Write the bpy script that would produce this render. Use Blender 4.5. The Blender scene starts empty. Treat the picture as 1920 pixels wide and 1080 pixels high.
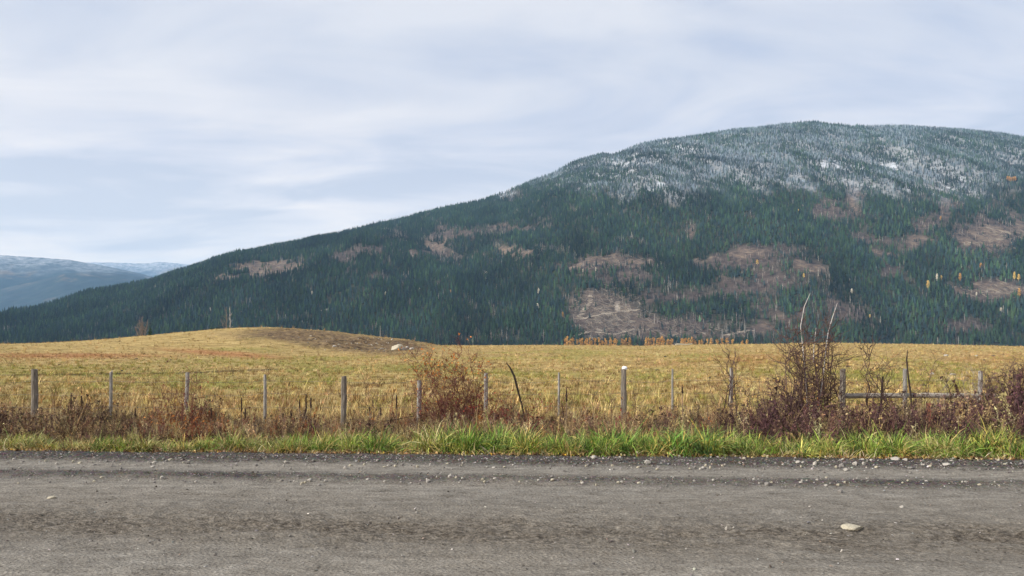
import bpy, math, numpy as np
from mathutils import Vector, Matrix
R = math.radians
scene = bpy.context.scene
col = scene.collection
rng = np.random.default_rng(7)

# ------------------------------------------------------------------ camera
F = 1400.0; HZ = 640.0; CAMH = 1.7          # focal length and horizon row in photo pixels, eye height
cd = bpy.data.cameras.new('camera'); cam = bpy.data.objects.new('camera', cd); col.objects.link(cam)
cam.location = (0, 0, CAMH); cam.rotation_euler = (R(90), 0, 0)
cd.sensor_width = 36; cd.lens = F/1920*36; cd.shift_y = (HZ-540)/1920
cd.clip_start = 0.1; cd.clip_end = 100000
scene.camera = cam

# ------------------------------------------------------------------ world
SUN_EL, SUN_AZ = 31, -108                     # azimuth measured from +Y (view direction) towards +X
scene.view_settings.view_transform = 'Standard'; scene.view_settings.look = 'None'
scene.view_settings.exposure = 0.95; scene.view_settings.gamma = 1; scene.view_settings.use_curve_mapping = False
w = bpy.data.worlds.new("World"); scene.world = w; w.use_nodes = True
nt = w.node_tree; nt.nodes.clear()
def N(nt, t, **kw):
    n = nt.nodes.new(t)
    for k, v in kw.items():
        if k == 'ins':
            for a, b in v.items(): n.inputs[a].default_value = b
        else: setattr(n, k, v)
    return n
def L(nt, a, b): nt.links.new(a, b)
def math_(nt, op, a, b=None, c=None, clamp=False):
    n = nt.nodes.new('ShaderNodeMath'); n.operation = op; n.use_clamp = clamp
    for i, v in enumerate((a, b, c)):
        if v is None: continue
        if isinstance(v, (int, float)): n.inputs[i].default_value = v
        else: nt.links.new(v, n.inputs[i])
    return n.outputs[0]
def ramp(nt, fac, stops, interp='LINEAR'):
    n = nt.nodes.new('ShaderNodeValToRGB'); n.color_ramp.interpolation = interp
    e = n.color_ramp.elements
    while len(e) < len(stops): e.new(0.5)
    for i, (p, c) in enumerate(stops):
        e[i].position = p; e[i].color = (*c, 1) if len(c) == 3 else c
    nt.links.new(fac, n.inputs[0]); return n.outputs[0]
def mixc(nt, fac, a, b, mode='MIX'):
    n = nt.nodes.new('ShaderNodeMix'); n.data_type = 'RGBA'; n.blend_type = mode
    for s, v in ((n.inputs[0], fac), (n.inputs[6], a), (n.inputs[7], b)):
        if isinstance(v, (int, float)): s.default_value = v
        elif isinstance(v, tuple): s.default_value = (*v, 1)
        else: nt.links.new(v, s)
    return n.outputs[2]
sky = N(nt, 'ShaderNodeTexSky', sky_type='NISHITA', sun_disc=False, sun_elevation=R(SUN_EL), sun_rotation=R(SUN_AZ))
tc = N(nt, 'ShaderNodeTexCoord')
sep = N(nt, 'ShaderNodeSeparateXYZ'); L(nt, tc.outputs['Generated'], sep.inputs[0])
zz = math_(nt, 'ADD', math_(nt, 'MAXIMUM', sep.outputs[2], 0.0), 0.16)
cx = math_(nt, 'DIVIDE', sep.outputs[0], zz); cy = math_(nt, 'DIVIDE', sep.outputs[1], zz)
cmb = N(nt, 'ShaderNodeCombineXYZ'); L(nt, cx, cmb.inputs[0]); L(nt, cy, cmb.inputs[1]); cmb.inputs[2].default_value = 3.7
mp = N(nt, 'ShaderNodeMapping'); mp.inputs['Rotation'].default_value = (0, 0, R(12)); mp.inputs['Scale'].default_value = (0.55, 1.0, 1)
L(nt, cmb.outputs[0], mp.inputs[0])
n1 = N(nt, 'ShaderNodeTexNoise', ins={'Scale': 0.9, 'Detail': 7, 'Roughness': 0.5, 'Distortion': 0.5}); L(nt, mp.outputs[0], n1.inputs['Vector'])
n2 = N(nt, 'ShaderNodeTexNoise', ins={'Scale': 2.3, 'Detail': 6, 'Roughness': 0.55, 'Distortion': 0.8}); L(nt, mp.outputs[0], n2.inputs['Vector'])
mixn = math_(nt, 'ADD', math_(nt, 'MULTIPLY', n1.outputs[0], 0.55), math_(nt, 'MULTIPLY', n2.outputs[0], 0.45))
cloud = ramp(nt, mixn, [(0.39, (0.47, 0.54, 0.70)), (0.46, (0.60, 0.66, 0.80)), (0.52, (0.72, 0.76, 0.85)), (0.61, (0.86, 0.88, 0.92))])
skys = mixc(nt, 1.0, sky.outputs[0], (0.1, 0.1, 0.1), 'MULTIPLY')
low = math_(nt, 'POWER', math_(nt, 'DIVIDE', math_(nt, 'MAXIMUM', math_(nt, 'SUBTRACT', 0.36, sep.outputs[2]), 0.0), 0.36), 1.5)
lc = N(nt, 'ShaderNodeCombineXYZ')
for i_, (g_, b_) in enumerate(((1.18, 0.555), (0.82, 0.53), (0.40, 0.52))): L(nt, math_(nt, 'MULTIPLY_ADD', low, g_, b_), lc.inputs[i_])
cloud = mixc(nt, 1.0, cloud, lc.outputs[0], 'MULTIPLY')
fin = mixc(nt, 0.93, skys, cloud)
bg = N(nt, 'ShaderNodeBackground'); bg.inputs[1].default_value = 1.0; L(nt, fin, bg.inputs[0])
wo = N(nt, 'ShaderNodeOutputWorld'); L(nt, bg.outputs[0], wo.inputs[0])

sd = bpy.data.lights.new('sun', 'SUN'); sd.energy = 3.5; sd.angle = R(3.5); sd.color = (1.0, 0.95, 0.87)
so = bpy.data.objects.new('sun', sd); col.objects.link(so); so.location = (-20, -20, 40)
dv = Vector((math.sin(R(SUN_AZ))*math.cos(R(SUN_EL)), math.cos(R(SUN_AZ))*math.cos(R(SUN_EL)), math.sin(R(SUN_EL))))
so.rotation_euler = (-dv).to_track_quat('-Z', 'Y').to_euler()

# ------------------------------------------------------------------ numpy noise
def _hash(ix, iy, seed):
    h = (ix.astype(np.int64)*374761393 + iy.astype(np.int64)*668265263 + seed*1442695041) & 0xffffffff
    h = ((h ^ (h >> 13))*1274126177) & 0xffffffff
    return ((h ^ (h >> 16)) & 0xffffff)/float(0xffffff)
def vnoise(x, y, seed=0):
    ix = np.floor(x); iy = np.floor(y); fx = x-ix; fy = y-iy
    fx = fx*fx*(3-2*fx); fy = fy*fy*(3-2*fy)
    a = _hash(ix, iy, seed); b = _hash(ix+1, iy, seed); c = _hash(ix, iy+1, seed); d = _hash(ix+1, iy+1, seed)
    return (a*(1-fx)+b*fx)*(1-fy)+(c*(1-fx)+d*fx)*fy
def fbm(x, y, o=4, seed=0, g=0.5):
    s = 0; a = 1; t = 0
    for i in range(o):
        s = s+a*vnoise(x*2**i+17.3*i, y*2**i-9.1*i, seed+i); t += a; a *= g
    return s/t
def sm(a, b, x):
    t = np.clip((x-a)/(b-a), 0, 1); return t*t*(3-2*t)

# ------------------------------------------------------------------ object helpers
def tag(o, label=None, cat=None, group=None, kind=None):
    if label: o['label'] = label
    if cat: o['category'] = cat
    if group: o['group'] = group
    if kind: o['kind'] = kind
    return o
def empty(name, loc, label=None, cat=None, group=None, rz=0):
    o = bpy.data.objects.new(name, None); col.objects.link(o); o.location = loc; o.rotation_euler = (0, 0, rz)
    o.empty_display_size = 0.2
    return tag(o, label, cat, group)
def raw_mesh(name, V, Fc, attrs=None, smooth=False):
    """V (n,3); Fc list of faces or an (m,k) array; attrs name -> (type, array) on points"""
    me = bpy.data.meshes.new(name)
    V = np.asarray(V, dtype=np.float32)
    me.vertices.add(len(V)); me.vertices.foreach_set('co', V.ravel())
    if isinstance(Fc, np.ndarray):
        m, k = Fc.shape; idx = Fc.ravel(); tot = np.full(m, k)
    else:
        tot = np.array([len(f) for f in Fc], dtype=np.int32); m = len(tot)
        idx = np.array([i for f in Fc for i in f], dtype=np.int32)
    if m:
        me.loops.add(len(idx)); me.loops.foreach_set('vertex_index', idx.astype(np.int32))
        me.polygons.add(m)
        st = np.zeros(m, dtype=np.int32); st[1:] = np.cumsum(tot)[:-1]
        me.polygons.foreach_set('loop_start', st)
        me.polygons.foreach_set('use_smooth', np.full(m, smooth))
    me.update(calc_edges=True)
    for n_, (t_, a_) in (attrs or {}).items():
        at = me.attributes.new(n_, t_, 'POINT')
        key = {'FLOAT': 'value', 'INT': 'value', 'FLOAT_VECTOR': 'vector', 'FLOAT_COLOR': 'color'}[t_]
        at.data.foreach_set(key, np.ascontiguousarray(a_, dtype=np.int32 if t_ == 'INT' else np.float32).ravel())
    return me
def link(name, me, mat=None, parent=None, loc=(0, 0, 0)):
    o = bpy.data.objects.new(name, me); col.objects.link(o); o.location = loc
    if parent: o.parent = parent
    if mat is not None: me.materials.clear(); me.materials.append(mat)
    return o
class MB:                                      # gathers pieces of ONE mesh; 't' is a per-vertex shade value
    def __init__(s): s.v = []; s.f = []; s.t = []; s.n = 0
    def add(s, V, Fc, t=0.5):
        V = np.asarray(V, dtype=float); s.v.append(V)
        s.f += [tuple(i+s.n for i in f) for f in Fc]; s.t += [t]*len(V) if np.isscalar(t) else list(t); s.n += len(V)
    def tube(s, P, r, k=4, t=0.5, cap=True):
        P = np.asarray(P, dtype=float); n = len(P)
        r = np.full(n, r) if np.isscalar(r) else np.asarray(r)
        T = np.gradient(P, axis=0); T /= np.linalg.norm(T, axis=1)[:, None]+1e-9
        up = np.where(np.abs(T[:, 2:3]) > 0.9, [[1., 0, 0]], [[0, 0, 1.]])
        A = np.cross(T, up); A /= np.linalg.norm(A, axis=1)[:, None]+1e-9; B = np.cross(T, A)
        an = np.arange(k)/k*2*math.pi
        V = (P[:, None]+r[:, None, None]*(np.cos(an)[None, :, None]*A[:, None]+np.sin(an)[None, :, None]*B[:, None])).reshape(-1, 3)
        Fc = [(i*k+j, i*k+(j+1) % k, (i+1)*k+(j+1) % k, (i+1)*k+j) for i in range(n-1) for j in range(k)]
        if cap: Fc += [tuple(range(k))[::-1], tuple((n-1)*k+j for j in range(k))]
        s.add(V, Fc, t)
    def blade(s, p, az, ln, wd, droop, t=0.5, seg=3, lean=0.3):
        """a grass blade or a leaf: a narrow folded strip bending over"""
        d = np.array([math.cos(az), math.sin(az), 0]); q = np.array([-d[1], d[0], 0])
        pts = []; c = np.array(p, dtype=float); el = math.pi/2-lean
        for i in range(seg+1):
            wi = wd*(1-(i/seg)**1.6)*0.5+wd*0.04
            pts += [c-q*wi, c+q*wi]
            c = c+(d*math.cos(el)+np.array([0, 0, math.sin(el)]))*ln/seg
            el -= droop/seg
        s.add(pts, [(2*i, 2*i+1, 2*i+3, 2*i+2) for i in range(seg)], t)
    def mesh(s, name, smooth=False, extra=None):
        V = np.concatenate(s.v) if s.v else np.zeros((0, 3))
        at = {'shade': ('FLOAT', np.array(s.t))}
        return raw_mesh(name, V, s.f, at, smooth)
    def build(s, name, mat, parent=None, loc=(0, 0, 0), smooth=False):
        return link(name, s.mesh(name, smooth), mat, parent, loc)

# ------------------------------------------------------------------ materials
def mat_new(name):
    m = bpy.data.materials.new(name); m.use_nodes = True; n = m.node_tree; n.nodes.clear()
    b = N(n, 'ShaderNodeBsdfPrincipled'); o = N(n, 'ShaderNodeOutputMaterial'); L(n, b.outputs[0], o.inputs[0])
    b.inputs['Roughness'].default_value = 0.9; b.inputs['Specular IOR Level'].default_value = 0.15
    return m, n, b
def attr(n, name, typ='GEOMETRY'): return N(n, 'ShaderNodeAttribute', attribute_name=name, attribute_type=typ)
def noise(n, vec, scale, detail=4, rough=0.55, dist=0.0):
    t = N(n, 'ShaderNodeTexNoise', ins={'Scale': scale, 'Detail': detail, 'Roughness': rough, 'Distortion': dist})
    if vec is not None: L(n, vec, t.inputs['Vector'])
    return t.outputs[0]
def objc(n, scale=(1, 1, 1)):
    t = N(n, 'ShaderNodeTexCoord'); m = N(n, 'ShaderNodeMapping'); m.inputs['Scale'].default_value = scale
    L(n, t.outputs['Object'], m.inputs[0]); return m.outputs[0]
def bump(n, b, h, strength, dist):
    u = N(n, 'ShaderNodeBump', ins={'Strength': strength, 'Distance': dist}); L(n, h, u.inputs['Height']); L(n, u.outputs[0], b.inputs['Normal'])
def simple(name, c1, c2, scale=8.0, stretch=(1, 1, 1), bs=0.5, bd=0.01, shade=0.0, rough=0.9, trans=0.0):
    m, n, b = mat_new(name)
    co = objc(n, stretch); f = noise(n, co, scale, 5, 0.6)
    c = ramp(n, f, [(0.33, c1), (0.67, c2)])
    if shade:
        a = attr(n, 'shade'); v = math_(n, 'ADD', math_(n, 'MULTIPLY', a.outputs['Fac'], 2*shade), 1-shade)
        cb = N(n, 'ShaderNodeCombineXYZ'); [L(n, v, cb.inputs[i]) for i in range(3)]
        c = mixc(n, 1.0, c, cb.outputs[0], 'MULTIPLY')
    L(n, c, b.inputs['Base Color']); b.inputs['Roughness'].default_value = rough
    if bs: bump(n, b, noise(n, co, scale*3, 5, 0.6), bs, bd)
    return m
def tinted(name, shade=0.4, rough=0.85):
    """colour comes from each instance's own tint"""
    m, n, b = mat_new(name)
    ti = attr(n, 'tint', 'INSTANCER'); a = attr(n, 'shade')
    v = math_(n, 'ADD', math_(n, 'MULTIPLY', a.outputs['Fac'], 2*shade), 1-shade)
    cb = N(n, 'ShaderNodeCombineXYZ'); [L(n, v, cb.inputs[i]) for i in range(3)]
    L(n, mixc(n, 1.0, ti.outputs['Color'], cb.outputs[0], 'MULTIPLY'), b.inputs['Base Color'])
    b.inputs['Roughness'].default_value = rough
    return m
# ------------------------------------------------------------------ scatter: ONE object that carries its own prototypes
def scatter(name, protos, P, kind, rot, scl, tint, mat, label, cat):
    """protos: list of MB. P (n,3) points; kind = prototype index per point"""
    Vs = []; Fs = []; pr = []; sh = []; off = 0
    for k, p in enumerate(protos):
        V = np.concatenate(p.v); Vs.append(V); Fs += [tuple(i+off for i in f) for f in p.f]
        pr.append(np.full(len(V), k)); sh.append(np.array(p.t)); off += len(V)
    n = len(P); Vs.append(P); V = np.concatenate(Vs)
    z = lambda a, dim: np.concatenate([np.zeros((off, dim)), a]) if dim > 1 else np.concatenate([np.zeros(off), a])
    at = {'proto': ('INT', np.concatenate(pr+[np.full(n, -1)])),
          'shade': ('FLOAT', np.concatenate(sh+[np.zeros(n)])),
          'pick': ('INT', np.concatenate([np.full(off, -1), kind])),
          'turn': ('FLOAT_VECTOR', z(rot, 3)), 'size': ('FLOAT_VECTOR', z(scl, 3)),
          'tint': ('FLOAT_VECTOR', z(tint, 3))}
    me = raw_mesh(name, V, Fs, at); o = link(name, me, mat)
    tag(o, label, cat, kind='stuff')
    g = bpy.data.node_groups.new(name, 'GeometryNodeTree')
    g.interface.new_socket('Geometry', in_out='INPUT', socket_type='NodeSocketGeometry')
    g.interface.new_socket('Geometry', in_out='OUTPUT', socket_type='NodeSocketGeometry')
    gi = g.nodes.new('NodeGroupInput'); go = g.nodes.new('NodeGroupOutput'); J = g.nodes.new('GeometryNodeJoinGeometry')
    def na(nm, t):
        a = g.nodes.new('GeometryNodeInputNamedAttribute'); a.data_type = t; a.inputs[0].default_value = nm
        return a.outputs[0]
    def eq(nm, v):
        c = g.nodes.new('FunctionNodeCompare'); c.data_type = 'INT'; c.operation = 'EQUAL'
        L(g, na(nm, 'INT'), c.inputs[2]); c.inputs[3].default_value = v; return c.outputs[0]
    turn = na('turn', 'FLOAT_VECTOR'); size = na('size', 'FLOAT_VECTOR')
    for k in range(len(protos)):
        s1 = g.nodes.new('GeometryNodeSeparateGeometry'); s1.domain = 'POINT'; L(g, gi.outputs[0], s1.inputs[0]); L(g, eq('proto', k), s1.inputs[1])
        s2 = g.nodes.new('GeometryNodeSeparateGeometry'); s2.domain = 'POINT'; L(g, gi.outputs[0], s2.inputs[0]); L(g, eq('pick', k), s2.inputs[1])
        ip = g.nodes.new('GeometryNodeInstanceOnPoints'); L(g, s2.outputs[0], ip.inputs['Points']); L(g, s1.outputs[0], ip.inputs['Instance'])
        L(g, turn, ip.inputs['Rotation']); L(g, size, ip.inputs['Scale']); L(g, ip.outputs[0], J.inputs[0])
    L(g, J.outputs[0], go.inputs[0])
    md = o.modifiers.new('scatter', 'NODES'); md.node_group = g
    return o
def rots(n, tilt=0.0, r=rng):
    a = np.zeros((n, 3)); a[:, 0] = r.normal(0, tilt, n); a[:, 1] = r.normal(0, tilt, n); a[:, 2] = r.uniform(0, 6.283, n); return a
def uni(n, lo, hi, r=rng):
    s = r.uniform(lo, hi, n); return np.stack([s, s, s], 1)
def tints(n, pal, var=0.12, wts=None, r=rng):
    pal = np.array(pal); i = r.choice(len(pal), n, p=wts)
    return np.clip(pal[i]*r.normal(1, var, (n, 1))*r.normal(1, var*0.3, (n, 3)), 0.004, 0.95)

# ------------------------------------------------------------------ the lie of the land near by
S0 = 11.12                                      # the road's far edge, measured square to the road
CP = np.array([(-1500, 648), (-200, 647), (0, 646.5), (150, 646), (800, 648), (1000, 647), (1200, 649), (1350, 646), (1560, 643), (1700, 645), (1920, 650), (2300, 656), (4000, 660)])
MP = np.array([(-50, 646), (20, 645.5), (100, 642.5), (150, 640), (200, 636.5), (250, 631), (300, 627), (350, 622.5), (400, 617.5), (450, 614), (500, 613.5), (560, 616), (620, 621), (700, 629), (760, 636), (800, 643), (830, 650), (900, 656)])
YM = 100.0
def G(x, y, detail=True):
    x = np.asarray(x, float); y = np.asarray(y, float); s = y+0.06*x
    ye = np.maximum(y, 15.0); px = 960+F*x/ye
    z = -0.02-0.13*sm(S0+0.05, S0+1.1, s)-0.27*sm(S0+1.2, S0+4.2, s)
    zc = CAMH-(np.interp(px, CP[:, 0], CP[:, 1])-HZ)/F*170
    q = np.clip((y-19)/151, 0, 1)
    z = z+(zc+0.42)*np.sqrt(q+1e-9)*sm(0, 0.03, q)
    # the mound
    zm = CAMH+(HZ-np.interp(px, MP[:, 0], MP[:, 1]))/F*YM
    base = -0.42+(zc+0.42)*math.sqrt((YM-19)/151)
    hm = np.clip(zm-base, 0, None)*((px > -100) & (px < 900))
    z = z+hm*np.exp(-((y-YM)/np.where(y < YM, 13+6*sm(650, 450, px), 30))**2)
    z = z-sm(172, 420, y)*14-sm(300, 900, y)*30
    if detail:
        k = sm(S0+1, S0+6, s)
        z = z+k*(fbm(x/2.2, y/2.2, 3, 5)-0.5)*0.14*sm(13, 60, y)+k*(fbm(x/14, y/14, 3, 9)-0.5)*0.30*sm(30, 90, y)
        z = z+(fbm(x/2.6, y/3.2, 4, 33)-0.5)*1.3*np.exp(-((px-660)/95.0)**2)*np.exp(-((y-86)/12.0)**2)
        z = z+k*sm(150, 60, y)*(fbm(x/0.7, y/0.7, 2, 15)-0.5)*0.05
        z = z+(fbm(x/0.25, y/0.25, 3, 21)-0.5)*0.05*sm(S0, S0+0.3, s)*sm(S0+8, S0+3, s)
    return z
def axis(lo, hi, c, w, d, g):
    """grid lines with spacing d within w of c, growing by factor g outside"""
    a = list(np.arange(c-w, c+w+d/2, d)); st = d
    while a[-1] < hi: st *= g; a.append(a[-1]+st)
    st = d
    while a[0] > lo: st *= g; a.insert(0, a[0]-st)
    return np.array(a)
def grid(xs, ys, zf):
    X, Y = np.meshgrid(xs, ys); Z = zf(X, Y); V = np.stack([X.ravel(), Y.ravel(), Z.ravel()], 1)
    nx, ny = len(xs), len(ys); i = (np.arange(ny-1)[:, None]*nx+np.arange(nx-1)[None]).ravel()
    return V, np.stack([i, i+1, i+nx+1, i+nx], 1)
def proj(x, y, z): return 960+F*x/y, HZ-F*(z-CAMH)/y
def hit(px, py, y0=11.0, y1=230.0):
    """where the sight line through a photo pixel meets the field"""
    ys = np.geomspace(y0, y1, 1500); xs = (px-960)/F*ys; zs = CAMH+(HZ-py)/F*ys
    b = np.nonzero(zs <= G(xs, ys, False))[0]
    i = b[0] if len(b) else 1450
    return float(xs[i]), float(ys[i]), float(G(xs[i], ys[i]))
def blob(px, py, cx, cy, rx, ry, a=0.0, e=1.0):
    """soft-edged patch in (px,py), tilt a degrees (rising to the right positive)"""
    ca, sa = math.cos(R(a)), math.sin(R(a)); dx = px-cx; dy = -(py-cy)
    u = dx*ca+dy*sa; v = -dx*sa+dy*ca
    return np.clip(1.5-np.sqrt((u/rx)**2+(v/ry)**2)*1.0*e, 0, 1)

# field sheet
xs = axis(-900, 900, 0, 15, 0.14, 1.022); ys = axis(-300, 900, 16.0, 5.5, 0.12, 1.0125)
V, Fq = grid(xs, ys, G)
x_, y_, z_ = V.T
yy = np.maximum(y_, 1.0); ppx = 960+F*x_/yy; ppy = HZ-F*(z_-CAMH)/yy
wob = (fbm(x_/9, y_/9, 4, 31)-0.5); wob2 = fbm(x_/1.3, y_/2.2, 4, 41)
front = (y_ > 12)
red = (blob(ppx, ppy, 120, 667, 170, 4.5) + blob(ppx, ppy, 420, 663, 110, 5, -4) + blob(ppx, ppy, 1420, 674, 90, 9)*0.6 + blob(ppx, ppy, 1860, 672, 80, 9)*0.5 + 0.4*blob(ppx, ppy, 1250, 682, 60, 5))*front
red = np.clip(red*(0.4+1.2*wob2), 0, 1)
brown = (1.2*blob(ppx, ppy, 640, 640, 125, 15, -7)+blob(ppx, ppy, 740, 645, 60, 8)+0.5*blob(ppx, ppy, 500, 628, 90, 8))*front*(y_ > 60)
brown = np.clip(brown*(0.3+2.0*wob2), 0, 1)
green = np.clip(4.5*(fbm(x_/9, y_/11, 4, 51)-0.55)+0.25, 0, 1)*0.65
for c in ((590, 692, 60, 7), (720, 690, 90, 8), (1060, 672, 40, 5), (1330, 668, 60, 5), (1230, 705, 60, 6), (60, 748, 90, 12), (560, 743, 50, 5), (1650, 700, 80, 9), (380, 715, 110, 12), (300, 705, 90, 6), (480, 628, 70, 7), (820, 690, 60, 10)):
    green = green+0.7*blob(ppx, ppy, *c)
green = green-0.8*sm(655, 648, ppy)*sm(150, 400, ppx)-0.5*blob(ppx, ppy, 1750, 660, 250, 12)-0.4*blob(ppx, ppy, 200, 680, 220, 10)
green = np.clip(green*(0.5+wob2)*front, 0, 1)
furrow = np.exp(-((ppy-(703.5-np.clip(ppx, 0, 520)*0.013-4*sm(330, 520, ppx)))/1.3)**2)*(ppx > -50)*(ppx < 520)*front*(0.35+1.0*(vnoise(x_*2.5, y_*0, 3)))
near = sm(S0+8.5, S0+4.0, y_+0.06*x_)
me = raw_mesh('field', V, Fq, {'red': ('FLOAT', red), 'brown': ('FLOAT', brown), 'green': ('FLOAT', green), 'furrow': ('FLOAT', np.clip(furrow*1.6, 0, 1)), 'litter': ('FLOAT', near)}, True)
m, n, b = mat_new('pasture')
co = objc(n); fine = noise(n, co, 9.0, 6, 0.65); mid = noise(n, objc(n, (0.25, 0.6, 1)), 2.2, 5, 0.6, 0.5); lg = noise(n, objc(n, (0.05, 0.09, 1)), 2.0, 4, 0.6)
c = ramp(n, math_(n, 'ADD', math_(n, 'MULTIPLY', fine, 0.5), math_(n, 'MULTIPLY', mid, 0.5)), [(0.37, (0.06, 0.042, 0.015)), (0.44, (0.255, 0.183, 0.066)), (0.54, (0.43, 0.305, 0.118)), (0.66, (0.58, 0.455, 0.22))])  # darkest stop paints the shadow lines of grass tufts into the straw colour
gr = ramp(n, math_(n, 'ADD', math_(n, 'MULTIPLY', fine, 0.6), math_(n, 'MULTIPLY', lg, 0.4)), [(0.35, (0.10, 0.105, 0.02)), (0.66, (0.38, 0.345, 0.085))])
c = mixc(n, math_(n, 'MULTIPLY', attr(n, 'green').outputs['Fac'], 0.85), c, gr)
c = mixc(n, attr(n, 'red').outputs['Fac'], c, ramp(n, mid, [(0.35, (0.20, 0.085, 0.03)), (0.7, (0.50, 0.27, 0.11))]))
c = mixc(n, attr(n, 'brown').outputs['Fac'], c, ramp(n, noise(n, objc(n, (1, 1, 1)), 1.6, 6, 0.7), [(0.38, (0.045, 0.03, 0.018)), (0.5, (0.15, 0.10, 0.055)), (0.7, (0.33, 0.24, 0.12))]))
c = mixc(n, attr(n, 'furrow').outputs['Fac'], c, (0.05, 0.035, 0.015))
c = mixc(n, attr(n, 'litter').outputs['Fac'], c, ramp(n, fine, [(0.4, (0.045, 0.03, 0.02)), (0.62, (0.17, 0.115, 0.07))]))
L(n, c, b.inputs['Base Color']); bump(n, b, math_(n, 'ADD', fine, mid), 0.9, 0.12)
tag(link('field', me, m), kind='structure')

# wide ground under and around, out past the far hills
m, n, b = mat_new('valley_ground'); L(n, ramp(n, noise(n, objc(n), 0.004, 6), [(0.35, (0.03, 0.045, 0.02)), (0.7, (0.12, 0.10, 0.05))]), b.inputs['Base Color'])
xs2 = np.linspace(-25500, 25500, 80); ys2 = np.linspace(-2900, 24800, 80)
V, Fq = grid(xs2, ys2, lambda X, Y: -90+0*X)
tag(link('valley_floor', raw_mesh('valley_floor', V, Fq), m), kind='structure')

# ------------------------------------------------------------------ road
def road_z(x, s, mic=True):
    z = 0.012*np.exp(-((s-10.75)/0.34)**2)+0.022*np.exp(-((s-9.22)/0.24)**2)-0.008*np.exp(-((s-9.95)/0.3)**2)-0.01*np.exp(-((s-8.6)/0.5)**2)+0.012*np.exp(-((s-7.0)/0.5)**2)
    z = z+(fbm(x/1.1, s/0.5, 3, 61)-0.5)*0.02
    if mic:
        rough = 0.35+1.3*np.exp(-((s-10.75)/0.5)**2)+1.0*np.exp(-((s-9.22)/0.28)**2)+1.0*np.exp(-((s-6.8)/0.8)**2)
        z = z+rough*(fbm(x/0.10, s/0.07, 3, 71)-0.5)*0.042
    return z-0.05*sm(S0+0.0, S0+0.35, s)
xs = axis(-90, 90, 0, 9.5, 0.03, 1.035); ss = axis(-2.5, S0+0.42, 8.2, 3.3, 0.028, 1.03); ss = ss[ss <= S0+0.42]
V, Fq = grid(xs, ss, road_z); s_ = V[:, 1].copy(); x_ = V[:, 0]
def edge(x): return 0.14*(fbm(x/1.5, x*0, 3, 81)-0.5)+0.05*(vnoise(x*6, x*0, 82)-0.5)
gravel = np.exp(-((s_+edge(x_)-10.83)/0.58)**4)+0.75*np.exp(-((s_+edge(x_+50)-9.22)/0.30)**2)*(0.5+vnoise(x_/1.2, s_*2, 4))
gravel = gravel*(0.75+0.5*fbm(x_/0.5, s_/0.15, 3, 83))
dirtb = 0.9*np.exp(-((s_+2*edge(x_*0.7)-6.7)/0.65)**2)*(0.35+1.1*1.15*fbm(x_/0.7, s_/0.28, 5, 84, 0.65))+0.25*np.exp(-((s_-7.9)/0.5)**2)
wet = np.clip(fbm(x_/2.5, s_/0.5, 4, 85)*1.6-0.35, 0, 1)
V[:, 1] = s_-0.06*x_
me = raw_mesh('gravel_road', V, Fq, {'gravel': ('FLOAT', np.clip(gravel, 0, 1)), 'dirt': ('FLOAT', np.clip(dirtb, 0, 1)), 'tone': ('FLOAT', wet)}, True)
m, n, b = mat_new('packed_gravel')
co = objc(n, (1, 1.6, 1)); f1 = noise(n, co, 30, 6, 0.7); f2 = noise(n, objc(n, (0.5, 1.3, 1)), 5.0, 7, 0.72)
c = ramp(n, math_(n, 'ADD', math_(n, 'MULTIPLY', f1, 0.55), math_(n, 'MULTIPLY', f2, 0.45)), [(0.38, (0.06, 0.050, 0.038)), (0.44, (0.175, 0.154, 0.126)), (0.54, (0.262, 0.236, 0.196)), (0.64, (0.40, 0.365, 0.31))])
c = mixc(n, math_(n, 'MULTIPLY', attr(n, 'tone').outputs['Fac'], 0.45), c, mixc(n, 1.0, c, (0.80, 0.84, 0.90), 'MULTIPLY'))
c = mixc(n, math_(n, 'MULTIPLY', attr(n, 'dirt').outputs['Fac'], 0.9), c, ramp(n, noise(n, co, 14, 6, 0.75), [(0.40, (0.030, 0.023, 0.016)), (0.52, (0.135, 0.112, 0.086)), (0.66, (0.25, 0.22, 0.18))]))
vo = N(n, 'ShaderNodeTexVoronoi', ins={'Scale': 34.0}); L(n, co, vo.inputs['Vector'])
gv = mixc(n, 0.45, ramp(n, f1, [(0.38, (0.022, 0.018, 0.015)), (0.55, (0.065, 0.055, 0.046)), (0.72, (0.17, 0.15, 0.13))]), mixc(n, 1.0, vo.outputs['Color'], (0.12, 0.105, 0.092), 'MULTIPLY'))
c = mixc(n, math_(n, 'MULTIPLY', attr(n, 'gravel').outputs['Fac'], 0.95), c, gv)
sp = noise(n, co, 55, 2, 0.5); c = mixc(n, ramp(n, sp, [(0.66, (0, 0, 0)), (0.72, (1, 1, 1))]), c, (0.055, 0.048, 0.042))
L(n, c, b.inputs['Base Color']); bump(n, b, math_(n, 'ADD', f1, math_(n, 'MULTIPLY', vo.outputs['Distance'], 0.6)), 1.0, 0.02)
tag(link('gravel_road', me, m), kind='structure')
def RG(x, y):                                    # ground height anywhere near, road included
    s = y+0.06*x; return np.where(s < S0+0.2, road_z(x, s, False), G(x, y))

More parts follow.
